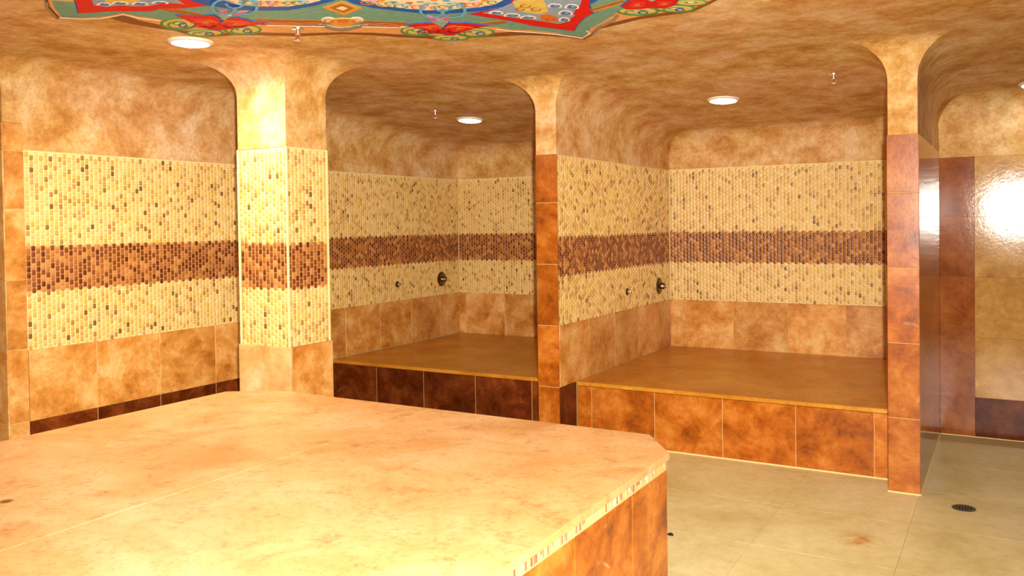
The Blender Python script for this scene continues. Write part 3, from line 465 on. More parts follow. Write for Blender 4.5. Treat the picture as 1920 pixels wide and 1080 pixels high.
('maroon',0.012,[(-2.628,3.115),(-2.487,3.237)]),
('cream',0.012,[(-3.627,2.27),(-3.576,2.333),(-3.504,2.375),(-3.44,2.383),(-3.35,2.385),(-3.346,2.468),(-3.314,2.548)]),
('cream',0.012,[(-2.136,3.534),(-2.091,3.619),(-2.015,3.697),(-1.942,3.802),(-1.874,3.948),(-1.796,3.871),(-1.78,3.799)]),
('taupe',0.012,[(-3.662,2.282),(-3.582,2.209),(-3.507,2.14),(-3.42,2.085)]),
('taupe',0.016,[(-1.793,3.901),(-1.713,3.79),(-1.592,3.691),(-1.535,3.608)]),
('orange',0.006,[(-2.937,2.829),(-2.908,2.866),(-2.86,2.886),(-2.835,2.927),(-2.783,2.943),(-2.74,2.984)]),
('orange',0.006,[(-2.584,3.082),(-2.556,3.125),(-2.509,3.144),(-2.47,3.195)]),
('gold',0.006,[(-1.596,3.476),(-1.541,3.457),(-1.483,3.441),(-1.427,3.414)]),
('orange',0.008,[(-2.67,2.975),(-2.678,2.982),(-2.686,2.986),(-2.695,2.987),(-2.703,2.985),(-2.708,2.981),(-2.71,2.974),(-2.709,2.965),(-2.705,2.957),(-2.698,2.95),(-2.689,2.945),(-2.68,2.943),(-2.672,2.943),(-2.666,2.947),(-2.663,2.953)]),
('orange',0.008,[(-2.565,3.045),(-2.573,3.052),(-2.581,3.056),(-2.59,3.057),(-2.597,3.055),(-2.603,3.05),(-2.605,3.043),(-2.604,3.035),(-2.6,3.027),(-2.593,3.019),(-2.585,3.014),(-2.576,3.012),(-2.568,3.012),(-2.562,3.016),(-2.558,3.022)])]
MURAL={
'outline':[(-3.422,2.084),(-3.519,2.143),(-3.584,2.208),(-3.671,2.288),(-3.608,2.353),(-3.539,2.399),(-3.483,2.412),(-3.502,2.534),(-3.473,2.669),(-3.448,2.739),(-3.463,2.797),(-3.458,2.871),(-3.383,2.922),(-3.289,2.956),(-3.204,3.013),(-3.048,3.146),(-2.945,3.187),(-2.842,3.227),(-2.727,3.333),(-2.662,3.42),(-2.551,3.538),(-2.505,3.614),(-2.43,3.65),(-2.336,3.653),(-2.211,3.708),(-2.109,3.747),(-2.026,3.817),(-1.952,3.911),(-1.895,4.01),(-1.813,3.945),(-1.725,3.835),(-1.613,3.803),(-1.487,3.76),(-1.382,3.757),(-1.232,3.762),(-1.13,3.673),(-1.079,3.622)],
'peach':[(-3.415,2.089),(-3.505,2.153),(-3.588,2.227),(-3.645,2.282),(-3.59,2.342),(-3.522,2.387),(-3.465,2.4),(-3.37,2.394),(-3.401,2.502),(-3.401,2.614),(-3.409,2.738),(-3.338,2.867),(-3.151,2.964),(-2.998,3.095),(-2.904,3.143),(-2.811,3.192),(-2.69,3.287),(-2.614,3.38),(-2.508,3.479),(-2.376,3.568),(-2.19,3.622),(-2.112,3.646),(-2.008,3.729),(-1.936,3.878),(-1.88,3.974),(-1.817,3.914),(-1.741,3.825),(-1.695,3.775),(-1.583,3.734),(-1.464,3.702),(-1.36,3.7),(-1.213,3.706),(-1.129,3.631),(-1.099,3.609)],
'teal':[(-3.4,2.098),(-3.492,2.161),(-3.577,2.235),(-3.628,2.281),(-3.591,2.317),(-3.505,2.363),(-3.431,2.377),(-3.342,2.379),(-3.343,2.446),(-3.31,2.503),(-3.311,2.574),(-3.182,2.734),(-2.992,2.848),(-2.857,2.95),(-2.707,3.075),(-2.486,3.235),(-2.401,3.331),(-2.252,3.43),(-2.125,3.515),(-2.089,3.606),(-2.008,3.674),(-1.942,3.773),(-1.925,3.856),(-1.874,3.948),(-1.815,3.886),(-1.753,3.79),(-1.699,3.746),(-1.651,3.701),(-1.559,3.616),(-1.524,3.569),(-1.433,3.561),(-1.183,3.616),(-1.128,3.59)],
'blueL':[(-2.955,2.39),(-2.93,2.52),(-2.897,2.606),(-2.835,2.669),(-2.717,2.742),(-2.567,2.749),(-2.459,2.736),(-2.418,2.723),(-2.327,2.647),(-2.292,2.456),(-2.612,2.248)],
'creamL':[(-2.819,2.48),(-2.817,2.563),(-2.762,2.631),(-2.668,2.693),(-2.555,2.704),(-2.488,2.697),(-2.41,2.65),(-2.312,2.477),(-2.6,2.29),(-2.79,2.401)],
'blueR':[(-2.392,2.74),(-2.406,2.802),(-2.382,2.914),(-2.32,3.021),(-2.25,3.124),(-2.145,3.181),(-2.025,3.215),(-1.908,3.204),(-1.825,3.153),(-1.763,3.073),(-1.71,2.834),(-2.105,2.578),(-2.327,2.647)],
'creamR':[(-2.348,2.749),(-2.336,2.858),(-2.286,2.977),(-2.211,3.07),(-2.108,3.127),(-1.986,3.153),(-1.9,3.145),(-1.836,3.105),(-1.793,3.034),(-1.751,2.842),(-2.115,2.605),(-2.302,2.682)],
'redL':[(-3.295,2.128),(-3.321,2.15),(-3.497,2.277),(-3.437,2.305),(-3.374,2.325),(-3.294,2.372),(-3.223,2.425),(-3.147,2.42),(-3.064,2.464),(-2.935,2.496),(-2.928,2.368)],
'fillL':[(-3.238,2.165),(-3.322,2.231),(-3.301,2.276),(-3.232,2.29),(-3.202,2.331),(-3.146,2.362),(-3.073,2.364),(-3.036,2.367),(-2.994,2.421),(-2.955,2.351)],
'goldpatchL':[(-3.202,2.198),(-3.247,2.239),(-3.193,2.255),(-3.182,2.292),(-3.106,2.292),(-3.077,2.271)],
'redR':[(-2.091,3.229),(-2.047,3.34),(-1.996,3.447),(-1.96,3.586),(-1.916,3.667),(-1.849,3.793),(-1.775,3.683),(-1.689,3.578),(-1.624,3.526),(-1.58,3.398),(-1.517,3.274),(-1.791,3.094),(-1.837,3.165),(-1.918,3.219)],
'fillR':[(-2.031,3.246),(-1.996,3.303),(-1.961,3.386),(-1.917,3.457),(-1.888,3.507),(-1.861,3.562),(-1.844,3.611),(-1.807,3.61),(-1.753,3.559),(-1.702,3.509),(-1.695,3.479),(-1.643,3.4),(-1.6,3.353),(-1.543,3.256),(-1.779,3.102),(-1.834,3.168),(-1.932,3.221)],
'goldpatchR':[(-1.821,3.155),(-1.748,3.132),(-1.686,3.173),(-1.728,3.28),(-1.772,3.383),(-1.826,3.404),(-1.857,3.349),(-1.872,3.271)],
'orangepatchR':[(-1.836,3.421),(-1.79,3.416),(-1.785,3.502),(-1.825,3.586),(-1.856,3.553),(-1.872,3.505)],
'lotusR_lobe0':[(-2.421,3.412),(-2.45,3.442),(-2.485,3.462),(-2.521,3.468),(-2.551,3.458),(-2.571,3.434),(-2.578,3.4),(-2.57,3.362),(-2.549,3.326),(-2.52,3.297),(-2.485,3.279),(-2.451,3.274),(-2.422,3.284),(-2.403,3.307),(-2.396,3.338),(-2.402,3.375)],
'lotusR_lobe0in':[(-2.42,3.397),(-2.441,3.418),(-2.469,3.431),(-2.498,3.432),(-2.524,3.422),(-2.543,3.402),(-2.552,3.375),(-2.549,3.346),(-2.535,3.32),(-2.513,3.299),(-2.486,3.288),(-2.457,3.288),(-2.432,3.297),(-2.414,3.317),(-2.405,3.342),(-2.407,3.37)],
'lotusR_lobe0curl':[(-2.444,3.364),(-2.46,3.377),(-2.481,3.379),(-2.497,3.368),(-2.502,3.35),(-2.495,3.33),(-2.478,3.317),(-2.458,3.316),(-2.442,3.327),(-2.437,3.345)],
'lotusR_lobe1':[(-2.193,3.606),(-2.219,3.636),(-2.254,3.655),(-2.291,3.659),(-2.325,3.646),(-2.349,3.62),(-2.361,3.584),(-2.358,3.544),(-2.341,3.507),(-2.313,3.478),(-2.279,3.461),(-2.244,3.458),(-2.212,3.47),(-2.188,3.495),(-2.176,3.53),(-2.177,3.568)],
'lotusR_lobe1in':[(-2.193,3.59),(-2.214,3.611),(-2.241,3.623),(-2.272,3.622),(-2.301,3.61),(-2.324,3.587),(-2.336,3.559),(-2.337,3.528),(-2.326,3.501),(-2.306,3.481),(-2.278,3.471),(-2.248,3.472),(-2.22,3.484),(-2.198,3.505),(-2.185,3.533),(-2.184,3.563)],
'lotusR_lobe1curl':[(-2.223,3.554),(-2.239,3.567),(-2.261,3.567),(-2.279,3.555),(-2.287,3.535),(-2.282,3.515),(-2.266,3.502),(-2.245,3.502),(-2.227,3.514),(-2.219,3.534)],
'lotusR_lobe2':[(-2.363,3.635),(-2.381,3.651),(-2.408,3.657),(-2.44,3.652),(-2.471,3.637),(-2.497,3.614),(-2.513,3.587),(-2.518,3.559),(-2.51,3.537),(-2.491,3.521),(-2.464,3.516),(-2.433,3.521),(-2.402,3.536),(-2.377,3.559),(-2.36,3.585),(-2.355,3.612)],
'lotusR_lobe2in':[(-2.366,3.624),(-2.38,3.635),(-2.403,3.637),(-2.43,3.631),(-2.457,3.616),(-2.481,3.596),(-2.497,3.574),(-2.503,3.553),(-2.498,3.535),(-2.484,3.525),(-2.461,3.523),(-2.435,3.53),(-2.408,3.544),(-2.384,3.564),(-2.368,3.586),(-2.362,3.607)],
'lotusR_lobe2curl':[(-2.398,3.593),(-2.41,3.599),(-2.429,3.595),(-2.447,3.583),(-2.458,3.567),(-2.457,3.554),(-2.445,3.548),(-2.426,3.552),(-2.408,3.564),(-2.398,3.58)],
'lotusR_red0':[(-2.448,3.235),(-2.344,3.253),(-2.319,3.283),(-2.337,3.374),(-2.411,3.488),(-2.432,3.418),(-2.445,3.328)],
'lotusR_red1':[(-2.333,3.376),(-2.251,3.315),(-2.199,3.35),(-2.14,3.453),(-2.256,3.481),(-2.313,3.498),(-2.385,3.534),(-2.411,3.502)],
'lotusR_petal0':[(-2.422,3.281),(-2.365,3.291),(-2.351,3.307),(-2.361,3.358),(-2.401,3.419),(-2.413,3.382),(-2.42,3.333)],
'lotusR_petal1':[(-2.311,3.404),(-2.266,3.369),(-2.237,3.388),(-2.205,3.446),(-2.269,3.461),(-2.3,3.47),(-2.339,3.489),(-2.353,3.472)],
'lotusR_pink0':[(-2.261,3.139),(-2.257,3.225),(-2.307,3.266),(-2.302,3.22)],
'lotusR_pink1':[(-2.257,3.237),(-2.177,3.195),(-2.224,3.271),(-2.272,3.289)],
'lotusR_center':[(-2.313,3.261),(-2.257,3.237),(-2.244,3.283),(-2.331,3.365)],
'lotusL_lobe0':[(-3.246,2.691),(-3.287,2.717),(-3.333,2.733),(-3.376,2.735),(-3.41,2.724),(-3.428,2.701),(-3.429,2.669),(-3.411,2.635),(-3.379,2.603),(-3.338,2.578),(-3.293,2.565),(-3.252,2.563),(-3.221,2.574),(-3.203,2.596),(-3.201,2.626),(-3.216,2.659)],
'lotusL_lobe0in':[(-3.242,2.678),(-3.272,2.696),(-3.307,2.705),(-3.342,2.704),(-3.37,2.693),(-3.388,2.673),(-3.393,2.648),(-3.383,2.622),(-3.361,2.599),(-3.33,2.582),(-3.296,2.573),(-3.263,2.575),(-3.235,2.586),(-3.218,2.604),(-3.213,2.628),(-3.221,2.654)],
'lotusL_lobe0curl':[(-3.263,2.646),(-3.285,2.657),(-3.31,2.657),(-3.326,2.646),(-3.328,2.628),(-3.316,2.611),(-3.293,2.601),(-3.269,2.601),(-3.253,2.612),(-3.251,2.629)],
'lotusL_lobe1':[(-3.09,2.938),(-3.126,2.963),(-3.168,2.977),(-3.21,2.978),(-3.244,2.965),(-3.265,2.941),(-3.27,2.909),(-3.258,2.874),(-3.232,2.843),(-3.195,2.819),(-3.154,2.807),(-3.115,2.807),(-3.083,2.819),(-3.062,2.842),(-3.056,2.872),(-3.066,2.906)],
'lotusL_lobe1in':[(-3.088,2.924),(-3.115,2.941),(-3.147,2.949),(-3.181,2.947),(-3.21,2.935),(-3.23,2.914),(-3.238,2.889),(-3.233,2.862),(-3.215,2.839),(-3.188,2.823),(-3.156,2.815),(-3.123,2.818),(-3.095,2.83),(-3.075,2.85),(-3.067,2.875),(-3.071,2.901)],
'lotusL_lobe1curl':[(-3.113,2.891),(-3.133,2.901),(-3.157,2.9),(-3.174,2.888),(-3.179,2.87),(-3.169,2.853),(-3.149,2.843),(-3.126,2.845),(-3.108,2.856),(-3.104,2.874)],
'lotusL_lobe2':[(-3.291,2.885),(-3.319,2.901),(-3.354,2.907),(-3.391,2.902),(-3.423,2.887),(-3.446,2.865),(-3.456,2.838),(-3.452,2.812),(-3.434,2.789),(-3.406,2.774),(-3.371,2.769),(-3.336,2.774),(-3.304,2.788),(-3.282,2.81),(-3.271,2.836),(-3.274,2.862)],
'lotusL_lobe2in':[(-3.291,2.874),(-3.312,2.885),(-3.34,2.887),(-3.37,2.881),(-3.399,2.867),(-3.42,2.848),(-3.432,2.826),(-3.431,2.805),(-3.42,2.788),(-3.398,2.778),(-3.371,2.776),(-3.341,2.782),(-3.313,2.796),(-3.292,2.815),(-3.281,2.836),(-3.28,2.857)],
'lotusL_lobe2curl':[(-3.319,2.844),(-3.336,2.849),(-3.357,2.845),(-3.375,2.834),(-3.382,2.818),(-3.376,2.805),(-3.36,2.8),(-3.339,2.804),(-3.321,2.815),(-3.314,2.831)],
'lotusL_red0':[(-3.179,2.532),(-3.113,2.587),(-3.047,2.619),(-3.076,2.682),(-3.17,2.755),(-3.251,2.831),(-3.268,2.792),(-3.266,2.729),(-3.229,2.653)],
'lotusL_red1':[(-3.123,2.724),(-3.044,2.691),(-2.99,2.704),(-2.993,2.785),(-2.952,2.849),(-3.056,2.843),(-3.15,2.832),(-3.225,2.834),(-3.229,2.805)],
'lotusL_petal0':[(-3.177,2.6),(-3.141,2.63),(-3.104,2.648),(-3.12,2.683),(-3.173,2.723),(-3.216,2.763),(-3.226,2.743),(-3.225,2.708),(-3.205,2.667)],
'lotusL_petal1':[(-3.105,2.751),(-3.062,2.733),(-3.031,2.74),(-3.034,2.785),(-3.011,2.82),(-3.068,2.817),(-3.12,2.81),(-3.16,2.811),(-3.162,2.796)],
'lotusL_pink0':[(-2.974,2.589),(-2.919,2.581),(-2.963,2.641),(-3.02,2.637)],
'lotusL_pink1':[(-2.97,2.659),(-2.916,2.638),(-2.866,2.649),(-2.95,2.684)],
'lotusL_center':[(-3.031,2.641),(-2.99,2.635),(-2.981,2.663),(-3.077,2.705)],
'lotusX_lobe0':[(-1.359,3.655),(-1.375,3.678),(-1.4,3.689),(-1.431,3.688),(-1.463,3.673),(-1.491,3.648),(-1.51,3.617),(-1.517,3.584),(-1.512,3.554),(-1.495,3.533),(-1.47,3.522),(-1.44,3.524),(-1.409,3.538),(-1.382,3.562),(-1.363,3.593),(-1.355,3.625)],
'lotusX_lobe0in':[(-1.363,3.642),(-1.376,3.657),(-1.397,3.663),(-1.424,3.659),(-1.452,3.645),(-1.477,3.624),(-1.495,3.599),(-1.503,3.573),(-1.501,3.551),(-1.488,3.536),(-1.467,3.531),(-1.44,3.535),(-1.413,3.549),(-1.388,3.569),(-1.37,3.594),(-1.362,3.62)],
'lotusX_lobe0curl':[(-1.398,3.608),(-1.409,3.617),(-1.427,3.614),(-1.446,3.602),(-1.458,3.584),(-1.459,3.568),(-1.448,3.559),(-1.43,3.561),(-1.411,3.574),(-1.399,3.591)],
'lotusX_lobe1':[(-1.206,3.7),(-1.22,3.721),(-1.242,3.731),(-1.271,3.73),(-1.301,3.716),(-1.327,3.693),(-1.345,3.663),(-1.353,3.632),(-1.35,3.605),(-1.336,3.585),(-1.313,3.575),(-1.285,3.577),(-1.256,3.59),(-1.231,3.612),(-1.212,3.641),(-1.203,3.672)],
'lotusX_lobe1in':[(-1.211,3.687),(-1.221,3.701),(-1.241,3.707),(-1.265,3.703),(-1.292,3.69),(-1.315,3.67),(-1.333,3.646),(-1.341,3.622),(-1.34,3.602),(-1.329,3.588),(-1.309,3.583),(-1.285,3.587),(-1.26,3.6),(-1.236,3.619),(-1.219,3.643),(-1.21,3.666)],
'lotusX_lobe1curl':[(-1.244,3.655),(-1.253,3.663),(-1.27,3.661),(-1.288,3.65),(-1.3,3.633),(-1.301,3.617),(-1.291,3.609),(-1.275,3.612),(-1.257,3.623),(-1.245,3.64)],
'lotusX_lobe2':[(-1.127,3.632),(-1.138,3.65),(-1.156,3.658),(-1.179,3.657),(-1.203,3.646),(-1.224,3.627),(-1.24,3.603),(-1.246,3.578),(-1.244,3.555),(-1.233,3.539),(-1.214,3.531),(-1.192,3.532),(-1.168,3.543),(-1.148,3.561),(-1.132,3.584),(-1.125,3.609)],
'lotusX_lobe2in':[(-1.131,3.622),(-1.139,3.634),(-1.155,3.639),(-1.175,3.636),(-1.196,3.625),(-1.215,3.609),(-1.23,3.589),(-1.237,3.57),(-1.236,3.553),(-1.227,3.542),(-1.212,3.537),(-1.192,3.54),(-1.171,3.551),(-1.152,3.567),(-1.138,3.586),(-1.13,3.605)],
'lotusX_lobe2curl':[(-1.158,3.596),(-1.166,3.603),(-1.179,3.601),(-1.194,3.592),(-1.203,3.578),(-1.205,3.566),(-1.197,3.559),(-1.183,3.561),(-1.169,3.57),(-1.159,3.584)],
'lotusX_red0':[(-1.459,3.478),(-1.391,3.397),(-1.304,3.433),(-1.356,3.568),(-1.406,3.557),(-1.459,3.533)],
'lotusX_red1':[(-1.304,3.433),(-1.212,3.504),(-1.253,3.581),(-1.313,3.607),(-1.356,3.568)],
'lotusX_petal0':[(-1.43,3.485),(-1.393,3.44),(-1.345,3.46),(-1.374,3.534),(-1.401,3.528),(-1.43,3.515)],
'lotusX_petal1':[(-1.297,3.48),(-1.245,3.519),(-1.268,3.562),(-1.301,3.575),(-1.325,3.554)],
'lotusX_pink0':[(-1.321,3.343),(-1.299,3.377),(-1.32,3.413)],
'lotusX_pink1':[(-1.286,3.385),(-1.247,3.381),(-1.282,3.438)],
'lotusX_center':[(-1.325,3.4),(-1.286,3.385),(-1.271,3.435),(-1.317,3.466)],
'diamond':[(-2.42,2.752),(-2.426,2.885),(-2.572,2.94),(-2.557,2.787)],
'diamond_in':[(-2.443,2.778),(-2.448,2.865),(-2.538,2.899),(-2.533,2.803)],
'diamond_in2':[(-2.471,2.812),(-2.471,2.85),(-2.515,2.869),(-2.513,2.822)],
'ros0':[(-2.658,2.983),(-2.679,3),(-2.702,3.007),(-2.721,3.003),(-2.73,2.988),(-2.728,2.968),(-2.714,2.946),(-2.693,2.93),(-2.67,2.923),(-2.652,2.928),(-2.643,2.942),(-2.645,2.962)],
'ros1':[(-2.553,3.053),(-2.573,3.07),(-2.596,3.078),(-2.615,3.073),(-2.625,3.059),(-2.623,3.037),(-2.61,3.016),(-2.589,2.999),(-2.567,2.992),(-2.549,2.996),(-2.539,3.01),(-2.541,3.031)],
'ros2':[(-2.599,3.059),(-2.624,3.078),(-2.654,3.086),(-2.684,3.082),(-2.708,3.066),(-2.721,3.042),(-2.72,3.014),(-2.705,2.989),(-2.68,2.971),(-2.65,2.963),(-2.621,2.968),(-2.598,2.983),(-2.585,3.007),(-2.586,3.034)],
'ros3':[(-2.614,3.025),(-2.633,3.037),(-2.654,3.039),(-2.669,3.029),(-2.672,3.011),(-2.663,2.992),(-2.644,2.98),(-2.624,2.978),(-2.609,2.988),(-2.605,3.006)],
'garland':[(-2.781,3.001),(-2.806,3.074),(-2.805,3.128),(-2.788,3.166),(-2.741,3.17),(-2.676,3.161),(-2.597,3.136),(-2.641,3.119),(-2.698,3.12),(-2.74,3.112),(-2.76,3.079),(-2.765,3.037)],
'bandA':[(-2.94,2.761),(-2.976,2.833),(-2.89,2.916),(-2.751,3.014),(-2.709,2.968),(-2.838,2.864)],
'bandB':[(-2.575,3.057),(-2.619,3.108),(-2.483,3.231),(-2.442,3.252),(-2.423,3.195)],
'bandC':[(-2.143,3.4),(-2.025,3.422),(-2.044,3.478),(-2.158,3.447)],
'bandD':[(-1.598,3.452),(-1.423,3.386),(-1.421,3.429),(-1.612,3.511)],
'bandE':[(-3.154,2.426),(-3.09,2.457),(-3.073,2.568),(-3.078,2.599),(-3.159,2.54)],
'speckL0':[(-2.794,2.516),(-2.808,2.521),(-2.819,2.517),(-2.82,2.507),(-2.81,2.497),(-2.796,2.497),(-2.789,2.505)],
'speckR0':[(-2.32,2.839),(-2.335,2.847),(-2.35,2.842),(-2.354,2.827),(-2.343,2.814),(-2.326,2.813),(-2.316,2.824)],
'speckL1':[(-2.772,2.544),(-2.786,2.549),(-2.797,2.545),(-2.798,2.535),(-2.788,2.525),(-2.774,2.525),(-2.767,2.533)],
'speckR1':[(-2.258,2.843),(-2.273,2.851),(-2.287,2.845),(-2.291,2.831),(-2.281,2.818),(-2.264,2.817),(-2.254,2.828)],
'speckL2':[(-2.738,2.534),(-2.751,2.539),(-2.763,2.535),(-2.764,2.525),(-2.754,2.515),(-2.74,2.515),(-2.733,2.523)],
'speckR2':[(-2.23,2.892),(-2.245,2.9),(-2.26,2.894),(-2.264,2.879),(-2.254,2.866),(-2.237,2.865),(-2.227,2.876)],
'speckL3':[(-2.697,2.55),(-2.71,2.555),(-2.721,2.551),(-2.722,2.54),(-2.713,2.531),(-2.699,2.53),(-2.692,2.539)],
'speckR3':[(-2.184,2.939),(-2.199,2.947),(-2.214,2.941),(-2.218,2.926),(-2.208,2.913),(-2.191,2.912),(-2.181,2.923)],
'speckL4':[(-2.692,2.572),(-2.706,2.578),(-2.717,2.574),(-2.718,2.563),(-2.708,2.554),(-2.695,2.553),(-2.688,2.561)],
'speckR4':[(-2.134,2.95),(-2.149,2.958),(-2.164,2.952),(-2.168,2.937),(-2.158,2.924),(-2.142,2.923),(-2.131,2.934)],
'speckL5':[(-2.669,2.597),(-2.682,2.603),(-2.693,2.599),(-2.695,2.588),(-2.685,2.579),(-2.671,2.578),(-2.664,2.586)],
'speckR5':[(-2.071,2.959),(-2.085,2.968),(-2.1,2.962),(-2.104,2.947),(-2.095,2.934),(-2.079,2.933),(-2.068,2.944)],
'speckL6':[(-2.643,2.62),(-2.656,2.626),(-2.668,2.622),(-2.669,2.611),(-2.659,2.602),(-2.646,2.601),(-2.638,2.609)],
'speckR6':[(-2.032,2.993),(-2.046,3.001),(-2.061,2.996),(-2.065,2.981),(-2.056,2.968),(-2.04,2.966),(-2.029,2.977)],
'speckL7':[(-2.626,2.643),(-2.639,2.648),(-2.651,2.644),(-2.652,2.633),(-2.642,2.624),(-2.629,2.623),(-2.622,2.631)],
'speckR7':[(-2.003,3.068),(-2.017,3.077),(-2.032,3.071),(-2.036,3.056),(-2.027,3.042),(-2.011,3.04),(-2,3.052)],
'speckL8':[(-2.589,2.661),(-2.602,2.667),(-2.613,2.663),(-2.615,2.652),(-2.605,2.642),(-2.592,2.641),(-2.584,2.649)],
'speckR8':[(-1.934,3.042),(-1.947,3.05),(-1.962,3.045),(-1.967,3.03),(-1.958,3.016),(-1.942,3.014),(-1.931,3.026)],
'speckL9':[(-2.554,2.663),(-2.567,2.669),(-2.578,2.665),(-2.58,2.654),(-2.571,2.644),(-2.557,2.643),(-2.55,2.651)],
'speckR9':[(-1.896,3.083),(-1.91,3.091),(-1.924,3.086),(-1.929,3.071),(-1.92,3.057),(-1.905,3.055),(-1.894,3.066)]}
MC=(-1.839,2.299)

# ================================================================== STRUCTURE
def struct(o, label=None):
    o['kind'] = 'structure'
    if label: o['label'] = label
    return o
def beds(parent, face, a0, a1, z0=Z_MB, z1=Z_MT):
    """the mortar beds behind the mosaic: cream, brown band, cream"""
    for zz0, zz1, m in ((z0, Z_BB, 'mosaic_grout'), (Z_BB, Z_BT, 'band_grout'), (Z_BT, z1, 'mosaic_grout')):
        k = ('bed', round(a1 - a0, 3), round(zz1 - zz0, 3), m)
        if k not in TCACHE:
            w2, h2 = (a1 - a0) / 2, (zz1 - zz0) / 2
            TCACHE[k] = box_data(-w2, w2, -h2, h2, 0, 0.004); TCACHE[k].name = 'mortar_bed'; TCACHE[k].materials.append(M[m])
        link('mortar_bed', TCACHE[k], None, parent, face.at((a0 + a1) / 2, (zz0 + zz1) / 2, -BACK - 0.004), face.rot)
BK = BACK + 0.003

# ---- floor
fl_base = struct(box('floor', M['floor_joint'], None, XREC - 0.2, XR + 0.2, YN - 0.2, YB + 0.2, -0.12, -0.004), 'beige stone floor')
FT = {}
def floor_tiles():
    st = 0.609
    x = XREC
    while x < XR - 0.02:
        y = -2.2 + 0.27
        xa, xb = x, min(x + st, XR)
        y = YN
        while y < YB - 0.02:
            ya, yb = y, min(y + st, YB)
            cx, cy = (xa + xb) / 2, (ya + yb) / 2
            if not (cx < XL - 0.1 and cy > YE + 0.2) and not (cy > 5.6 and cx < RGT[1]) and not (cy > YR + 0.1):
                k = (round(xb - xa, 3), round(yb - ya, 3))
                if k not in FT:
                    w2, h2 = k[0] / 2 - 0.0006, k[1] / 2 - 0.0006
                    FT[k] = box_data(-w2, w2, -h2, h2, 0, 0.008, 0.0002); FT[k].name = 'floor_tile'; FT[k].materials.append(M['floor'])
                link('floor_tile', FT[k], None, fl_base, (cx, cy, -0.008))
            y += st
        x += st
floor_tiles()

# ---- left wall
wall_left = struct(box('wall_left', M['grout'], None, XL - 0.22, XL - BK, YE + 0.004, YB + 0.2, 0, 2.6), 'mosaic wall with golden travertine tiles below')
FLW = Face('x', XL, 1)
box('plaster_panel', M['plaster'], wall_left, XL - 0.02, XL, 2.757, YB, Z_MT, 2.5)
box('plaster_panel', M['plaster'], wall_left, XL - 0.02, XL, YE, 2.757, 2.084, 2.5)
YG = [2.757, 3.172, 3.614, 4.062, 4.508, 4.955, 5.412, 5.862, 6.312, 6.785, YB]
beds(wall_left, FLW, 2.757, YB)
mosaic(wall_left, FLW, 2.762, YB - 0.004, singles=300)
tiles(wall_left, FLW, YG, [Z_DK, Z_MB], 'trav')
tiles(wall_left, FLW, YG[:6] + [5.22], [0.0, Z_DK], 'dark')
tiles(wall_left, FLW, [YE, 2.757], [0.0, 0.411, 0.82, 1.208, 1.605, 1.928, 2.084], 'trav')
FLE = Face('y', YE, -1)
tiles(wall_left, FLE, [XL - 0.22, XL + 0.004], [0.0, 0.411, 0.82, 1.208, 1.605, 1.928, 2.084], 'trav')

# ---- recess beyond the end of the left wall, near wall, far right wall (mostly behind the camera)
wall_rec = struct(box('wall_recess', M['plaster'], None, XREC - 0.2, XREC, YN, YE + 0.2, 0, 2.6), 'plain plastered wall of the side recess')
tiles(wall_rec, Face('x', XREC, 1), seq(YN, YE, 0, 0.45), [0.0, 0.405], 'dark', off=0.0, grout=None)
box('recess_end', M['plaster'], wall_rec, XREC, XL - 0.22, YE + 0.004, YE + 0.15, 0, 2.6)
wall_near = struct(box('wall_near', M['plaster'], None, XREC, XR, YN - 0.2, YN, 0, 2.6), 'plastered wall behind the camera')
wall_right = struct(box('wall_right', M['plaster'], None, XR, XR + 0.2, YN, YR, 0, 2.6), 'plastered wall at the far right')

# ---- back wall of the two niches
wall_back = struct(box('wall_back', M['grout'], None, XL - 0.22, RGT[1], YB + BK, YB + 0.22, 0, 2.6), 'mosaic back wall of the bathing niches')
FBW = Face('y', YB, -1)
for a, b, j0 in ((XL, MID[0], -2.911), (MID[1], RGT[0], -2.453)):
    box('plaster_panel', M['plaster'], wall_back, a, b, YB, YB + 0.02, Z_MT, 2.45)
    beds(wall_back, FBW, a, b)
    mosaic(wall_back, FBW, a + 0.004, b - 0.004)
    tiles(wall_back, FBW, seq(a, b, j0, 0.446), [0.40, Z_MB], 'trav')

# ---- back wall of the passage on the right: polished stone
wall_pass = struct(box('wall_passage', M['grout_dark'], None, RGT[1] + 0.002, XR, YR + BK, YR + 0.2, 0, 2.6), 'polished stone back wall of the right passage')
FPW = Face('y', YR, -1)
ZP = [0.0, 0.271, 0.677, 1.083, 1.489, 1.895]
box('plaster_panel', M['plaster'], wall_pass, RGT[1] + 0.002, XR, YR, YR + 0.02, 1.895, 2.5)
tiles(wall_pass, FPW, [RGT[1] + 0.006, -0.203], ZP, 'polish_dark', grout='grout_dark', gap=0.002)
tiles(wall_pass, FPW, [-0.203 + 0.447 * k for k in range(6)] + [XR], ZP, lambda i, j: 'dark' if j == 0 else 'polish_light', grout='grout_dark', gap=0.002)

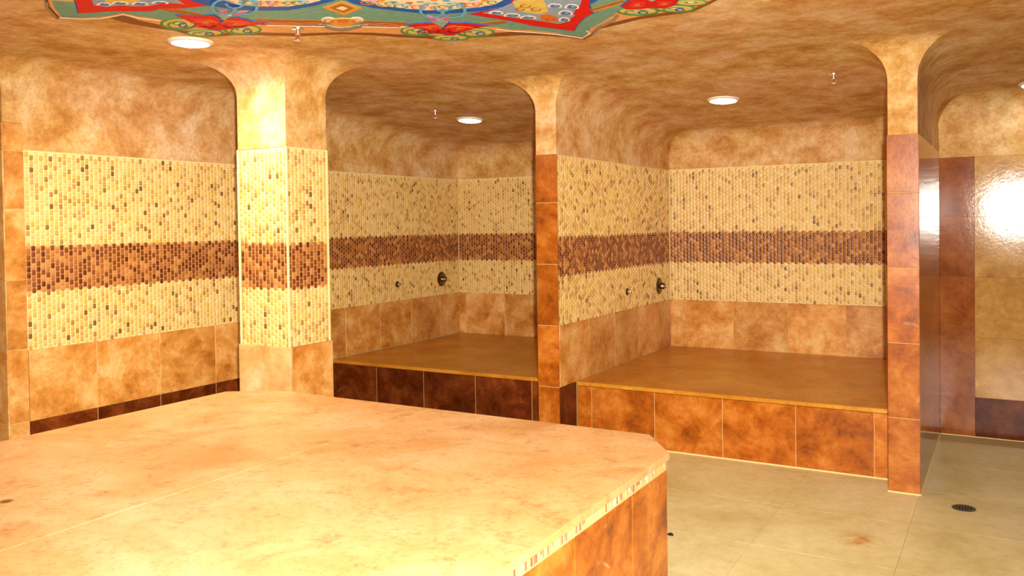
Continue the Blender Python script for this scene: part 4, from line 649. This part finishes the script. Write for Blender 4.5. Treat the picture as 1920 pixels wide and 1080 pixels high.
# ================================================================== PILLAR AND PARTITIONS
x0, x1, y0, y1 = PIL
pillar = empty('pillar', ((x0 + x1) / 2, (y0 + y1) / 2, 0), 'square cream mosaic pillar with flared plaster top and a dark central mosaic band', 'pillar')
box('core', M['grout'], pillar, x0 + BK, x1 - BK, y0 + BK, y1 - BK, 0, 2.0)
box('plaster_shaft', M['plaster'], pillar, x0, x1, y0, y1, 1.934, 2.4)
for fc, a, b, n in ((Face('y', y0, -1), x0, x1, 150), (Face('x', x1, 1), y0, y1, 150), (Face('y', y1, 1), x0, x1, 0), (Face('x', x0, -1), y0, y1, 0)):
    beds(pillar, fc, a + 0.006, b - 0.006, Z_MB, 1.934)
    mosaic(pillar, fc, a + 0.004, b - 0.004, Z_MB, 1.934, singles=n)
for fc, a, b, m in ((Face('y', y0, -1), x0 - 0.012, x1 + 0.016, 'trav_lit'), (Face('x', x1, 1), y0 + 0.001, y1 + 0.014, 'trav'), (Face('y', y1, 1), x0 - 0.012, x1 + 0.001, 'trav'), (Face('x', x0, -1), y0 + 0.001, y1, 'trav')):  # front face takes the copy with lamp light in its colour
    tile(pillar, fc, a, b, 0.405, Z_MB, m, t=0.018, name='base_tile', gap=0.001)
    tile(pillar, fc, a, b, 0.0, 0.405, m, t=0.018, name='base_tile', gap=0.001)
for cx, cy in ((x0, y0), (x1, y0), (x1, y1), (x0, y1)):
    box('corner_trim', M['mosaic_grout'], pillar, cx - 0.006, cx + 0.006, cy - 0.006, cy + 0.006, Z_MB, 1.934, 0.002)

# middle partition
x0, x1, y0, y1 = MID
part_mid = empty('partition_wall', ((x0 + x1) / 2, (y0 + y1) / 2, 0), 'partition between the two bathing niches with orange marble end and mosaic side', 'partition wall', 'niche partitions')
box('core', M['grout'], part_mid, x0 + BK, x1 - BK, y0 + BK, y1 - 0.005, 0, 2.0)
box('plaster_panel', M['plaster'], part_mid, x0, x1, y0, y1 - 0.005, Z_MT, 2.42)
FM = Face('y', y0, -1)
tiles(part_mid, FM, [x0 - 0.004, x1 + 0.004], [0.0, 0.4027, 0.8087, 1.2147, 1.6207, Z_MT], 'rosso', name='face_tile')
FMR = Face('x', x1, 1); FML = Face('x', x0, -1)
for fc in (FMR, FML):
    beds(part_mid, fc, y0 + 0.006, y1 - 0.006); mosaic(part_mid, fc, y0 + 0.012, y1 - 0.008)
    tiles(part_mid, fc, [y0 + 0.004, 5.437, 5.90, 6.36, 6.82, y1], [0.40, Z_MB], 'trav')
    tiles(part_mid, fc, [y0 + 0.004, 5.226], [0.0, 0.40], 'dark')

# right partition
x0, x1, y0, y1 = RGT
part_rgt = empty('partition_wall', ((x0 + x1) / 2, (y0 + y1) / 2, 0), 'partition at the right passage with a full-height orange marble end', 'partition wall', 'niche partitions')
box('core', M['grout_dark'], part_rgt, x0 + BK, x1 - BK, y0 + BK, y1 - 0.005, 0, 1.99)
box('plaster_panel', M['plaster'], part_rgt, x0, x1, y0, y1 - 0.005, 1.93, 2.42)
tiles(part_rgt, Face('y', y0, -1), [x0 - 0.007, x1 + 0.007], [0.0, 0.406, 0.812, 1.218, 1.624, 1.935], 'rosso', name='face_tile')
FRL = Face('x', x0, -1); FRR = Face('x', x1, 1)
beds(part_rgt, FRL, y0 + 0.006, y1 - 0.006); mosaic(part_rgt, FRL, y0 + 0.012, y1 - 0.008)
tiles(part_rgt, FRL, seq(y0, y1, 5.437, 0.46), [0.40, Z_MB], 'trav')
tiles(part_rgt, FRR, [y0 + 0.004, 5.46, 5.91, 6.36, YR], ZP[:-1] + [1.932], lambda i, j: 'polish_dark' if j == 0 else 'polish_light', grout='grout_dark', gap=0.001)

# ================================================================== CEILING with coves at every wall
SOLID = [('w', (-9, XL, YE, 9)), ('w', (-9, 9, YB, 99)), ('w', (RGT[1], 9, YR, 99)), ('w', (XR, 99, -99, 99)), ('w', (-99, 99, -99, YN)), ('w', (-99, XREC, -99, YE)),
         ('pillar', PIL), ('mid', (MID[0], MID[1], MID[2], 99)), ('rgt', (RGT[0], RGT[1], RGT[2], 99))]
def cove_d(x, y):
    best, who = 1e9, None
    for k, (a, b, c, d) in SOLID:
        q = max(max(a - x, 0, x - b), max(c - y, 0, y - d))
        if q < best: best, who = q, k
    return best, who
def ceil_z(x, y):
    d, _ = cove_d(x, y)
    z = HC(y)
    if d < R_C: z -= R_C - math.sqrt(max(0.0, R_C * R_C - (R_C - d) ** 2))
    return z
def grid_lines(lo, hi, edges, step):
    offs = [R_C * (1 - math.cos(math.radians(9 * k))) for k in range(11)]
    s = {round(lo, 5), round(hi, 5)}
    k = lo
    while k < hi: s.add(round(k, 5)); k += step
    for e in edges:
        for o in offs:
            for q in (e - o, e + o):
                if lo <= q <= hi: s.add(round(q, 5))
    s = sorted(s); out = [s[0]]
    keep = {round(e, 5) for e in edges}
    for q in s[1:]:
        if q - out[-1] < 0.0012 and q not in keep: continue
        out.append(q)
    return out
gx = grid_lines(XREC, XR, [XREC, XL, PIL[0], PIL[1], MID[0], MID[1], RGT[0], RGT[1], XR], 0.25)
gy = grid_lines(YN, YB, [YN, YE, PIL[2], PIL[3], MID[2], RGT[2], YR, YB], 0.25)
parts = {'ceil': ([], []), 'pillar': ([], []), 'mid': ([], []), 'rgt': ([], [])}
vid = {k: {} for k in parts}
zc = {}
def zz(i, j):
    if (i, j) not in zc: zc[(i, j)] = ceil_z(gx[i], gy[j])
    return zc[(i, j)]
for i in range(len(gx) - 1):
    for j in range(len(gy) - 1):
        cx, cy = (gx[i] + gx[i + 1]) / 2, (gy[j] + gy[j + 1]) / 2
        d, who = cove_d(cx, cy)
        if d <= 0: continue
        own = who if (d < R_C and who != 'w') else 'ceil'
        vs, fs = parts[own]; ids = []
        for a, b in ((i, j), (i, j + 1), (i + 1, j + 1), (i + 1, j)):
            if (a, b) not in vid[own]: vid[own][(a, b)] = len(vs); vs.append((gx[a], gy[b], zz(a, b)))
            ids.append(vid[own][(a, b)])
        zs = [zz(i, j), zz(i, j + 1), zz(i + 1, j + 1), zz(i + 1, j)]
        if max(zs) - min(zs) < 1e-4: fs.append(tuple(ids))
        else:
            m = ceil_z(cx, cy)
            if abs((zs[0] + zs[2]) / 2 - m) <= abs((zs[1] + zs[3]) / 2 - m): fs += [(ids[0], ids[1], ids[2]), (ids[0], ids[2], ids[3])]
            else: fs += [(ids[0], ids[1], ids[3]), (ids[1], ids[2], ids[3])]
ceiling = struct(link('ceiling', mesh('ceiling', *parts['ceil'], smooth=22), M['plaster']), 'mottled ochre plaster ceiling with rounded coves')
for k, par in (('pillar', pillar), ('mid', part_mid), ('rgt', part_rgt)):
    o = WL[par]
    link('flared_top', mesh('flared_top', [(v[0] - o.x, v[1] - o.y, v[2] - o.z) for v in parts[k][0]], parts[k][1], smooth=22), M['plaster'], par, o)
box('upper_slab', M['plaster'], ceiling, XREC - 0.2, XR + 0.2, YN - 0.2, YB + 0.2, 2.47, 2.6)

# ================================================================== PLATFORM
ZT = 0.61
PX0, PX1, PY0, PY1 = -3.617, -1.109, 0.79, 3.290
def octo(g, ca=0.17, cb=0.235, l=0.24):
    a, b, c, d = PX0 - g, PX1 + g, PY0 - g, PY1 + g
    return [(a + l, c), (b - ca, c), (b, c + cb), (b, d - cb), (b - ca, d), (a + l, d), (a, d - 0.15), (a, c + 0.2)]
plat = empty('stone_platform', ((PX0 + PX1) / 2, (PY0 + PY1) / 2, 0), 'large octagonal golden stone platform in the middle of the room', 'platform')
prism('core', octo(-0.0105), 0, ZT - 0.024, M['grout'], plat)
SX = -2.375
o8 = octo(0.0)
prism('slab', [o8[0], (SX - 0.0005, PY0), (SX - 0.0005, PY1), o8[5], o8[6], o8[7]], ZT - 0.024, ZT, M['slab_spot'], plat, 0.0016)
prism('slab', [(SX + 0.0005, PY0), o8[1], o8[2], o8[3], o8[4], (SX + 0.0005, PY1)], ZT - 0.024, ZT, M['slab'], plat, 0.0016)
LIST = [(214, 176, 140), (204, 158, 122), (220, 192, 160), (190, 136, 104), (170, 112, 80), (226, 202, 176), (140, 90, 66), (180, 130, 110)]
def side(p, q, joints, mat):
    """clad one straight side of the platform: listello strip and tall tiles"""
    p, q = Vector((p[0], p[1], 0)), Vector((q[0], q[1], 0)); u = (q - p).normalized(); L = (q - p).length; n = u.cross(Z)
    rot = Matrix((u, Z, n)).transposed()
    js = [0.0] + joints(L) + [L]
    for a, b in zip(js, js[1:]):
        for z0, z1 in ((0.0, 0.143), (0.143, 0.549)):
            k = (round(b - a - 0.003, 3), round(z1 - z0 - 0.003, 3), mat)
            if k not in TCACHE: TCACHE[k] = box_data(-k[0] / 2, k[0] / 2, -k[1] / 2, k[1] / 2, 0, 0.014, 0.002); TCACHE[k].materials.append(M[mat])
            link('side_tile', TCACHE[k], None, plat, p + u * ((a + b) / 2) + Vector((0, 0, (z0 + z1) / 2)) - n * 0.014, rot)
    vs, fs, cs = [], [], []; o = WL[plat]; a = 0.004
    while a < L - 0.014:
        wd = random.choice((0.008, 0.010, 0.013, 0.016)); c = lin(random.choice(LIST)); zb, zt = 0.552 + random.uniform(0, 0.002), 0.584
        if random.random() < 0.3: zb += 0.012
        h = random.uniform(0.006, 0.010); b0 = len(vs)
        for s, hh in ((0, 0.0), (0.0012, h)):
            for (da, z) in ((s, zb + s), (wd - s, zb + s), (wd - s, zt - s), (s, zt - s)):
                v = p + u * (a + da) + n * (hh - 0.010) - o; vs.append((v.x, v.y, z))
        fs += [(b0, b0 + 1, b0 + 5, b0 + 4), (b0 + 1, b0 + 2, b0 + 6, b0 + 5), (b0 + 2, b0 + 3, b0 + 7, b0 + 6), (b0 + 3, b0, b0 + 4, b0 + 7), (b0 + 4, b0 + 5, b0 + 6, b0 + 7)]
        cs.extend(c * 8); a += wd + 0.0022
    me = mesh('mosaic_border', vs, fs); ca = me.color_attributes.new('Col', 'FLOAT_COLOR', 'POINT'); ca.data.foreach_set('color', cs)
    ob = link('mosaic_border', me, M['mosaic'], plat, o); ob['kind'] = 'stuff'; ob['label'] = 'thin border of upright cream and pink stone chips'
o9 = octo(-0.008)
even = lambda L: [L * k / max(1, round(L / 0.447)) for k in range(1, max(1, round(L / 0.447)))]
for k in range(8):
    p, q = o9[k], o9[(k + 1) % 8]
    if k == 2: jf = lambda L: [v for v in (L - (3.055 - 2.712) - 0.447 * m for m in range(4, -1, -1)) if v > 0.05]
    else: jf = even
    side(p, q, jf, 'rosso')

# ================================================================== BENCHES
def bench(x0, x1, joints, mat, label):
    b = empty('stone_bench', ((x0 + x1) / 2, (5.238 + YB) / 2, 0), label, 'bench', 'benches in the bathing niches')
    x0 += 0.008; x1 -= 0.008
    box('core', M['grout'], b, x0, x1, 5.248, YB - 0.008, 0, 0.375)
    box('slab', M['bench_slab'], b, x0, x1, 5.226, YB - 0.008, 0.375, 0.402, 0.004)
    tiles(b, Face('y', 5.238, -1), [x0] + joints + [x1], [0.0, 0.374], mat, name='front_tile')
    return b
bench_l = bench(XL, MID[0], [-4.308, -3.852, -3.385, -2.911], 'dark', 'stone bench with dark brown tile front behind the cream pillar')  # darker tiles put this front's dimmer light into the colour
bench_r = bench(MID[1], RGT[0], [-2.448, -1.999, -1.552, -1.108, -0.672], 'rosso', 'stone bench with orange-brown tile front at the right niche')

# pale sealant lines where stone meets the floor
for par, args in ((part_rgt, (RGT[0] - 0.008, RGT[1] + 0.008, RGT[2] - 0.012, RGT[2], 0.0, 0.007)), (part_rgt, (RGT[1], RGT[1] + 0.012, RGT[2], YR, 0.0, 0.006)),
                  (wall_pass, (RGT[1] + 0.012, XR, YR - 0.013, YR, 0.0, 0.006)), (bench_r, (MID[1] + 0.01, RGT[0] - 0.01, 5.223, 5.236, 0.0, 0.007)), (bench_l, (XL + 0.01, MID[0] - 0.01, 5.223, 5.236, 0.0, 0.007))):
    box('sealant', M['mosaic_grout'], par, *args, 0.001)

# ================================================================== CEILING LIGHTS
def ceiling_light(loc, tilt, power, label, r=0.09):
    e = empty('ceiling_light', loc, label, 'ceiling light', 'recessed round ceiling lights')
    rot = Matrix.Rotation(tilt, 3, 'X')
    lathe('trim_ring', [(r + 0.002, -0.004), (r + 0.003, -0.014), (r + 0.016, -0.010), (r + 0.022, -0.002), (r + 0.022, 0.004)], M['white_enamel'], e, loc, rot, 40)
    lathe('lens', [(r, 0.0), (r, -0.010), (r * 0.86, -0.017), (r * 0.6, -0.023), (r * 0.3, -0.026), (0.004, -0.027)], M['lens'], e, loc, rot, 40)
    ld = bpy.data.lights.new('lamp_glow', 'AREA'); ld.shape = 'DISK'; ld.size = 2 * r * 0.95; ld.energy = power; ld.color = LAMP_COLOR; ld.spread = math.radians(165)
    lo = bpy.data.objects.new('lamp_glow', ld); COL.objects.link(lo); lo.parent = e; lo.location = (0, 0, -0.034)
    lo.rotation_euler = (tilt, 0, 0)
    return e
TL = -math.atan(0.085)
ceiling_light((-3.580, 2.930, H0), 0, 27, 'round lit ceiling lamp beside the painted ceiling border, in front of the pillar')
ceiling_light((-3.819, 5.882, HC(5.882)), TL, 1.5, 'round lit ceiling lamp in the left niche beside the middle partition')
ceiling_light((-1.739, 5.955, HC(5.955)), TL, 1.8, 'round lit ceiling lamp in the right niche')
ceiling_light((0.160, 6.256, HC(6.256)), TL, 0.8, 'round lit ceiling lamp cut by the right edge of the picture')
ceiling_light((-3.6, 0.2, H0), 0, 7, 'added round ceiling lamp left of the camera, unseen, for extra room light')  # unseen lamp, added to brighten the platform and main room
ceiling_light((-0.3, -0.4, H0), 0, 3, 'added round ceiling lamp behind the camera, unseen, for extra room light')  # second unseen lamp, added for light only

# ================================================================== SPRINKLERS
def sprinkler(loc, label):
    e = empty('sprinkler', loc, label, 'sprinkler', 'ceiling fire sprinklers')
    x, y, z = loc
    lathe('escutcheon', [(0.006, 0.004), (0.030, 0.002), (0.028, -0.006), (0.012, -0.010)], M['chrome'], e, loc, None, 20)
    lathe('body', [(0.010, -0.006), (0.010, -0.024), (0.013, -0.025), (0.013, -0.031), (0.006, -0.033)], M['chrome'], e, loc, None, 12)
    for s in (-1, 1):
        rod('frame_arm', (x + s * 0.011, y, z - 0.030), (x + s * 0.009, y, z - 0.056), 0.0028, 0.0028, M['chrome'], e, 8)
    rod('bulb', (x, y, z - 0.031), (x, y, z - 0.054), 0.0025, 0.0025, plain_red, e, 8)
    lathe('deflector', [(0.004, -0.054), (0.020, -0.057), (0.020, -0.060), (0.004, -0.062)], M['chrome'], e, loc, None, 16)
plain_red = plain('red_glass', (190, 50, 30), 0.2)
sprinkler((-2.93, 3.02, H0), 'chrome sprinkler hanging at the edge of the ceiling painting')
sprinkler((-3.888, 5.492, HC(5.492)), 'chrome sprinkler in the left niche beside its round lamp')
sprinkler((-0.930, 5.536, HC(5.536)), 'chrome sprinkler in the right niche near the flared partition')

# ================================================================== SHOWER FITTINGS
def valve(face, a, z, label):
    p = face.at(a, z); e = empty('shower_valve', p, label, 'shower valve', 'chrome shower valves')
    lathe('escutcheon', [(0.070, 0.0), (0.070, 0.004), (0.060, 0.010), (0.030, 0.014)], M['bronze'], e, p, face.rot, 32)
    lathe('hub', [(0.028, 0.012), (0.026, 0.040), (0.022, 0.050), (0.012, 0.054)], M['bronze'], e, p, face.rot, 20)
    c = p + face.N * 0.044
    rod('lever', c - face.U * 0.062 + Z * 0.004, c + face.U * 0.080 - Z * 0.010, 0.011, 0.009, M['chrome'], e, 12)
    return e
def spout(face, a, z, label):
    p = face.at(a, z); e = empty('shower_outlet', p, label, 'water outlet', 'small chrome water outlets')
    lathe('escutcheon', [(0.028, 0.0), (0.028, 0.005), (0.020, 0.009), (0.015, 0.010)], M['bronze'], e, p, face.rot, 24)
    lathe('nozzle', [(0.013, 0.008), (0.013, 0.030), (0.011, 0.033), (0.008, 0.033), (0.007, 0.018)], M['chrome'], e, p, face.rot, 16)
    lathe('bore', [(0.0075, 0.016), (0.0075, 0.020)], M['black'], e, p, face.rot, 12)
valve(FLW, 6.813, 0.96, 'round chrome shower valve on the left niche wall')
spout(FLW, 6.118, 0.955, 'small chrome water outlet on the left niche wall')
valve(FMR, 6.851, 0.944, 'round chrome shower valve on the mosaic side of the middle partition')
spout(FMR, 6.151, 0.947, 'small chrome water outlet on the mosaic side of the middle partition')

# ================================================================== FLOOR DRAIN AND SCRAP
dr = (-0.204, 4.885, 0.0)
e = empty('floor_drain', dr, 'round dark metal floor drain right of the orange marble post', 'drain')
lathe('rim', [(0.046, 0.0005), (0.056, 0.0005), (0.056, 0.003), (0.052, 0.0045), (0.046, 0.003), (0.046, 0.0005)], M['steel'], e, dr, None, 28)
lathe('well', [(0.046, 0.0004), (0.046, 0.001)], M['black'], e, dr, None, 24)
for k in range(-3, 4):
    h = math.sqrt(0.045 ** 2 - (k * 0.0125) ** 2)
    box('grate_bar', M['steel'], e, dr[0] + k * 0.0125 - 0.003, dr[0] + k * 0.0125 + 0.003, dr[1] - h, dr[1] + h, 0.0012, 0.0032, 0.0006)
sc = prism('debris_scrap', [(-1.405, 3.828), (-1.392, 3.817), (-1.372, 3.822), (-1.380, 3.840), (-1.396, 3.848)], 0.0, 0.006, M['black'], None, 0.002)
setp(sc, label='tiny black scrap lying on the floor beside the platform', category='debris')

# ================================================================== CEILING PAINTING
def paint(name, rgb): 
    if name not in M: M[name] = plain('paint_' + name, rgb, 0.6, spec=0.2, grain=0.25)
    return M[name]
PAINT = dict(brown=(142, 84, 40), peach=(238, 176, 104), teal=(118, 168, 150), blue=(24, 96, 190), cream=(252, 236, 204), red=(224, 12, 10), bluegrey=(150, 172, 196), gold=(232, 164, 62),
             yellow=(232, 204, 104), green=(96, 150, 84), bandgold=(176, 112, 40), pink=(206, 120, 150), greygreen=(150, 184, 172), crimson=(228, 52, 40), taupe=(160, 140, 116), orange=(222, 120, 40), sky=(110, 180, 214), darkblue=(46, 84, 160), maroon=(150, 14, 30), white=(250, 244, 232))
for k, v in PAINT.items(): paint(k, v)
mural = empty('ceiling_painting', (MC[0], MC[1], H0), 'colourful ornamental ceiling painting with red, teal and blue scrollwork', 'painting')
def area(pts): return sum(a[0] * b[1] - b[0] * a[1] for a, b in zip(pts, pts[1:] + pts[:1]))
COAT = [0]
def coat():
    COAT[0] += 1; return (COAT[0] % 180) * 3e-6     # every coat of paint lies a hair over the one before
def flat(name, pts, layer, color, rotk=0, par=None):
    a = rotk * math.pi / 2; c, s = math.cos(a), math.sin(a)
    q = [(MC[0] + (p[0] - MC[0]) * c - (p[1] - MC[1]) * s, MC[1] + (p[0] - MC[0]) * s + (p[1] - MC[1]) * c) for p in pts]
    if area(q) < 0: q = q[::-1]
    return prism(name, q, H0 - 0.0006 * layer - 0.0006 - coat(), H0 + 0.001, M[color], par or mural)
def grow(pts, f):
    cx = sum(p[0] for p in pts) / len(pts); cy = sum(p[1] for p in pts) / len(pts)
    return [(cx + (p[0] - cx) * f, cy + (p[1] - cy) * f) for p in pts]
def rotp(p, k):
    a = k * math.pi / 2; c, s = math.cos(a), math.sin(a)
    return (MC[0] + (p[0] - MC[0]) * c - (p[1] - MC[1]) * s, MC[1] + (p[0] - MC[0]) * s + (p[1] - MC[1]) * c)
rest = {}
for key, col, lay, nm in (('outline', 'brown', 0, 'shadow_border'), ('peach', 'peach', 1, 'peach_border'), ('teal', 'teal', 2, 'teal_field')):
    base = MURAL[key]
    tail = [rotp(p, -1) for p in base[17:29]] + [rotp(p, -2) for p in base[4:29]] + [rotp(p, -3) for p in base[10:22]]
    flat(nm, base + tail, lay, col)
g8 = [(MC[0] + 0.42 * math.cos(2 * math.pi * i / 48) * (1 + 0.06 * math.cos(8 * 2 * math.pi * i / 48)), MC[1] + 0.42 * math.sin(2 * math.pi * i / 48) * (1 + 0.06 * math.cos(16 * math.pi * i / 48))) for i in range(48)]
def lotus(p, rotk):
    root = flat('lotus_flower', MURAL['%s_center' % p], 10, 'greygreen', rotk)
    for i in range(3):
        flat('scroll', grow(MURAL['%s_lobe%d' % (p, i)], 1.06), 5, 'green', rotk, root)
        flat('scroll_fill', MURAL['%s_lobe%din' % (p, i)], 6, 'yellow', rotk, root)
        flat('scroll_curl', MURAL['%s_lobe%dcurl' % (p, i)], 7, 'green', rotk, root)
        flat('scroll_eye', grow(MURAL['%s_lobe%dcurl' % (p, i)], 0.6), 8, 'cream', rotk, root)
    for i in range(2):
        flat('petal', grow(MURAL['%s_red%d' % (p, i)], 1.07), 8, 'darkblue', rotk, root)
        flat('petal', MURAL['%s_red%d' % (p, i)], 9, 'red', rotk, root)
        flat('petal_heart', MURAL['%s_petal%d' % (p, i)], 10, 'crimson', rotk, root)
        flat('petal_heart', grow(MURAL['%s_petal%d' % (p, i)], 0.4), 11, 'orange', rotk, root)
        flat('bud', MURAL['%s_pink%d' % (p, i)], 9, 'pink', rotk, root)
for k in (0, -1, -2, -3):
    for n in ('blueL', 'blueR'): flat('blue_ring', MURAL[n], 3, 'blue', k)
    for n in ('creamL', 'creamR'): flat('cream_medallion', MURAL[n], 4, 'cream', k)
    for i in range(10):
        flat('blossom', MURAL['speckL%d' % i], 5, ('gold', 'sky', 'orange', 'greygreen')[i % 4], k)
        flat('blossom', MURAL['speckR%d' % i], 5, ('greygreen', 'gold', 'sky', 'orange')[i % 4], k)
    for n in ('bandA', 'bandB', 'bandC'): flat('gold_band', MURAL[n], 4, 'bandgold', k)
    if k != -1: lotus('lotusL', k)
    lotus('lotusR', k)
    dm = flat('diamond', MURAL['diamond'], 5, 'gold', k); flat('diamond_field', MURAL['diamond_in'], 6, 'bandgold', k, dm); flat('diamond_heart', MURAL['diamond_in2'], 7, 'cream', k, dm)
    for i in range(4): flat('rosette', MURAL['ros%d' % i], 5 + i, ('cream', 'cream', 'gold', 'orange')[i], k)
    flat('garland', MURAL['garland'], 9, 'taupe', k)
    if k in (0, -1, -2):
        flat('red_cartouche', grow(MURAL['redR'], 1.03), 4, 'darkblue', k); flat('red_cartouche', MURAL['redR'], 5, 'red', k); flat('cartouche_fill', MURAL['fillR'], 6, 'bluegrey', k)
        flat('gold_patch', MURAL['goldpatchR'], 7, 'yellow', k); flat('gold_patch', MURAL['orangepatchR'], 7, 'orange', k)
lotus('lotusX', 0)
flat('gold_band', MURAL['bandD'], 4, 'bandgold'); flat('gold_band', MURAL['bandE'], 4, 'bandgold')
flat('red_cartouche', grow(MURAL['redL'], 1.03), 4, 'darkblue'); flat('red_cartouche', MURAL['redL'], 5, 'red'); flat('cartouche_fill', MURAL['fillL'], 6, 'bluegrey'); flat('gold_patch', MURAL['goldpatchL'], 7, 'yellow')
flat('central_medallion', g8, 5, 'blue'); flat('central_medallion', grow(g8, 0.93), 6, 'cream'); flat('central_medallion', grow(g8, 0.55), 7, 'teal'); flat('central_medallion', grow(g8, 0.3), 8, 'gold')

def stroke(color, width, pts, layer=13):
    """a thin painted line"""
    L, Rr = [], []
    for i, p in enumerate(pts):
        a = pts[max(0, i - 1)]; c = pts[min(len(pts) - 1, i + 1)]
        dx, dy = c[0] - a[0], c[1] - a[1]; d = math.hypot(dx, dy) or 1; nx, ny = -dy / d * width / 2, dx / d * width / 2
        L.append((p[0] + nx, p[1] + ny)); Rr.append((p[0] - nx, p[1] - ny))
    z0 = H0 - 0.0006 * layer - 0.0006 - coat(); n = len(pts); o = WL[mural]
    vs = [(q[0] - o.x, q[1] - o.y, z - o.z) for z in (z0, z0 + 0.001) for q in L + Rr]; fs = []
    for i in range(n - 1):
        fs += [(i, i + 1, n + i + 1, n + i), (2 * n + i, 3 * n + i, 3 * n + i + 1, 2 * n + i + 1), (i, 2 * n + i, 2 * n + i + 1, i + 1), (n + i, n + i + 1, 3 * n + i + 1, 3 * n + i)]
    link('painted_line', mesh('painted_line', vs, fs), M[color], mural, o)
for c, wd, pts in STROKES: stroke(c, wd, pts)
